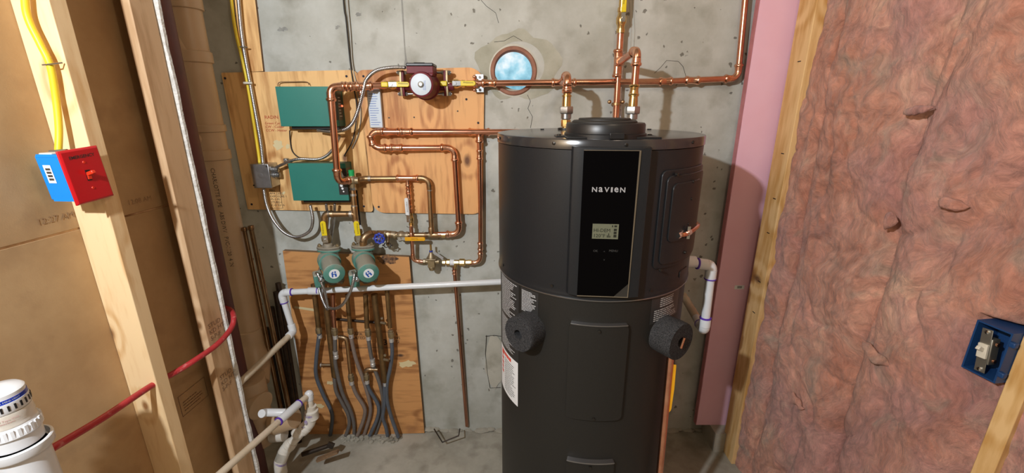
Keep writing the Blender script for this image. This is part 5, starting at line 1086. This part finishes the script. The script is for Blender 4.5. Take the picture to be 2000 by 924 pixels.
def batt(y0, y1, label, seed, bulge=.03, step=.004, z0=0, z1=2.35):
    ny = max(8, int((y1-y0)/step)); nz = int((z1-z0)/.006); L_ = (y1-y0); b = MB(); G = []
    for j in range(nz+1):
        z = z0+(z1-z0)*j/nz; row = []
        wob0 = .012*noise.noise(V((z*5, seed, 0)))+.005*noise.noise(V((z*25, seed, 3))); wob1 = .012*noise.noise(V((z*5, seed+7.3, 0)))
        for i in range(ny+1):
            t = i/ny; y = y0+wob0*(1-t)+wob1*t+L_*t
            base = bulge*(1-abs(2*t-1)**5)
            q = V((y*3+seed*3.1, z*1.6, seed)); w = V((noise.noise(q), noise.noise(q+V((5, 5, 5))), 0))*.6
            d1 = noise.fractal(V((y*4, z*2.4, seed))+w, 1, 2, 6)
            rd_ = 1-abs(noise.noise(V((y*7+z*2.0, z*4.5-y*1.5, seed*2))+w*1.5))*2; rd_ = max(0, rd_)**5
            d2 = noise.fractal(V((y*22, z*14, seed*1.7))+w*3, .9, 2, 5)
            d3 = noise.fractal(V((y*60, z*34, seed*1.7))+w*5, .9, 2, 4)
            o = base+.018*d1+.0045*d2+.002*d3-.014*rd_*(.4+.6*max(0, noise.noise(V((y*3, z*2, 9)))+.4))
            if .824 < y < .904 and .957 < z < 1.097: o = -.035
            x = RA+RB*y-o; row.append(b.bm.verts.new((x, y, z)))
        G.append(row)
    for j in range(nz):
        for i in range(ny): b.face([G[j][i], G[j][i+1], G[j+1][i+1], G[j+1][i]])
    # depth: sides run back into the stud bay
    for col_ in (0, ny):
        back = [b.bm.verts.new(V((RA+RB*G[j][col_].co.y+.085, G[j][col_].co.y+(.004 if col_ else -.004)*0, G[j][col_].co.z))) for j in range(nz+1)]
        for j in range(nz): b.face([G[j][col_], G[j+1][col_], back[j+1], back[j]])
    return tag(b.build('insulation_batt', 'fibre', ang=180), label, 'insulation', 'pink fibreglass batts')
def ry(px, py): return plane_pt(px, py, RA, RB).y
yA = 1.565; yB = ry(1565, 460); yC = ry(1760, 430); yD = ry(1996, 480)
batt(yB-.004, yA+.012, 'narrow folded pink fibreglass batt next to the right-hand pine stud', 2.0, .022)
batt(yC-.002, yB+.004, 'middle pink fibreglass batt between two creases of the right wall', 5.5, .030)
batt(yD-.06, yC+.002, 'broad pink fibreglass batt around the blue switch box', 9.2, .034)
batt(.30, yD-.066, 'pink fibreglass batt at the far right edge of the picture', 12.2, .02, .012, 0)
# loose flaps of fibre
def tuft(px, py, w, h, seed, label, tilt=0):
    c = plane_pt(px, py, RA-.040, RB); b = MB(); n = 14; rs = []
    for i in range(n+1):
        t = i/n; s_ = sin(pi*t)**.6+.02
        ct = c+RW*(-(t-.5)*w)+RN*(.012*sin(pi*t)+.006*noise.noise(V((t*5, seed, 0))))+Z*(h*(t-.5)*tilt+.01*noise.noise(V((t*4, 2, seed))))
        rs.append([ct+(RN*cos(a)*.010+Z*sin(a)*h*.5)*s_*(1+.3*noise.noise(V((t*6, a, seed)))) for a in [2*pi*k/10 for k in range(10)]])
    b.rings(rs); tag(b.build('fibre_flap', 'fibre', ang=180), label, 'insulation', 'loose fibreglass flaps')
tuft(1795, 216, .075, .022, 1, 'curled loose flap of fibreglass on the upper middle crease', .6)
tuft(1862, 398, .07, .03, 2, 'drooping fibreglass flap high on the broad batt')
tuft(1742, 430, .035, .05, 3, 'small torn fibreglass tuft beside the middle crease')
tuft(1710, 690, .09, .04, 4, 'pale fibreglass lump halfway down the crease', -.6)
tuft(1560, 782, .06, .03, 5, 'pale torn fibreglass tuft low on the middle batt', -.8)

# near stud with the open blue switch box
ys1 = .832; xs = RA+RB*.83-.016
c = V((xs, ys1, .6))-LW*0; so = MB().box(V((xs, ys1-.024, 1.3))-RN*.040, (.089, .038, 2.6), (RN, RW, Z)).build('wall_stud', 'pine3', None, .002)
tag(so, 'pine stud at the lower right corner of the picture beside the blue box', 'stud')
bxg = thing('switch_box', V((xs, .87, .97)), 'open navy blue electrical box holding a bare toggle switch in the insulation', 'switch box')
yb0, yb1, zb0, zb1 = .830, .896, .965, 1.090
def BP(y_, w, z_): return V((RA+RB*y_, y_, z_))+RN*w
b = MB(); O_ = [(yb0, zb0), (yb1, zb0), (yb1, zb1), (yb0, zb1)]; I_ = [(yb0+.0035, zb0+.0035), (yb1-.0035, zb0+.0035), (yb1-.0035, zb1-.0035), (yb0+.0035, zb1-.0035)]
b.rings([[BP(y_, w, z_) for y_, z_ in pr] for pr, w in ((O_, -.02), (O_, .050), (I_, .050), (I_, -.015))], cap=False); b.face([b.bm.verts.new(BP(y_, -.016, z_)) for y_, z_ in O_]); b.build('box', 'blued', bxg)
b = MB(); b.box(BP(yb0-.004, .046, zb1-.025), (.012, .012, .012), (RW, RN, Z)); b.box(BP(yb0-.004, .046, zb0+.025), (.012, .012, .012), (RW, RN, Z)); b.build('nail_lug', 'blued', bxg, .002)
ym = (yb0+yb1)/2+.003; sl = (Z+RW*.10).normalized(); sd = sl.cross(RN)
b = MB(); b.box(BP(ym, .052, (zb0+zb1)/2), (.020, .0015, .104), (sd, RN, sl)); b.build('yoke', 'steel', bxg, .0005)
b = MB(); b.box(BP(ym, .040, (zb0+zb1)/2), (.024, .022, .062), (sd, RN, sl)); b.build('switch_body', 'steel', bxg, .002)
b = MB(); b.box(BP(ym, .055, (zb0+zb1)/2), (.018, .006, .034), (sd, RN, sl)); b.build('bezel', 'ivory', bxg, .001)
b = MB(); b.box(BP(ym, .064, (zb0+zb1)/2+.006), (.008, .018, .009), (sd, (RN+Z*.5).normalized(), (Z-RN*.5).normalized())); b.build('toggle', 'ivory', bxg, .0015)
for s_ in (-1, 1): MB().lathe(BP(ym, .052, (zb0+zb1)/2)+sl*s_*.045, RN, [(0, .005), (.003, .0045), (.004, .002)], 12).build('yoke_screw', 'chrome', bxg)
for s_ in (-1, 1): MB().lathe(BP(ym, .042, (zb0+zb1)/2)+sl*s_*.02-sd*.014*(1 if sd.y > 0 else -1), sd*(-1 if sd.y > 0 else 1), [(0, .0045), (.004, .0045)], 10).build('terminal_screw', 'copperf', bxg)
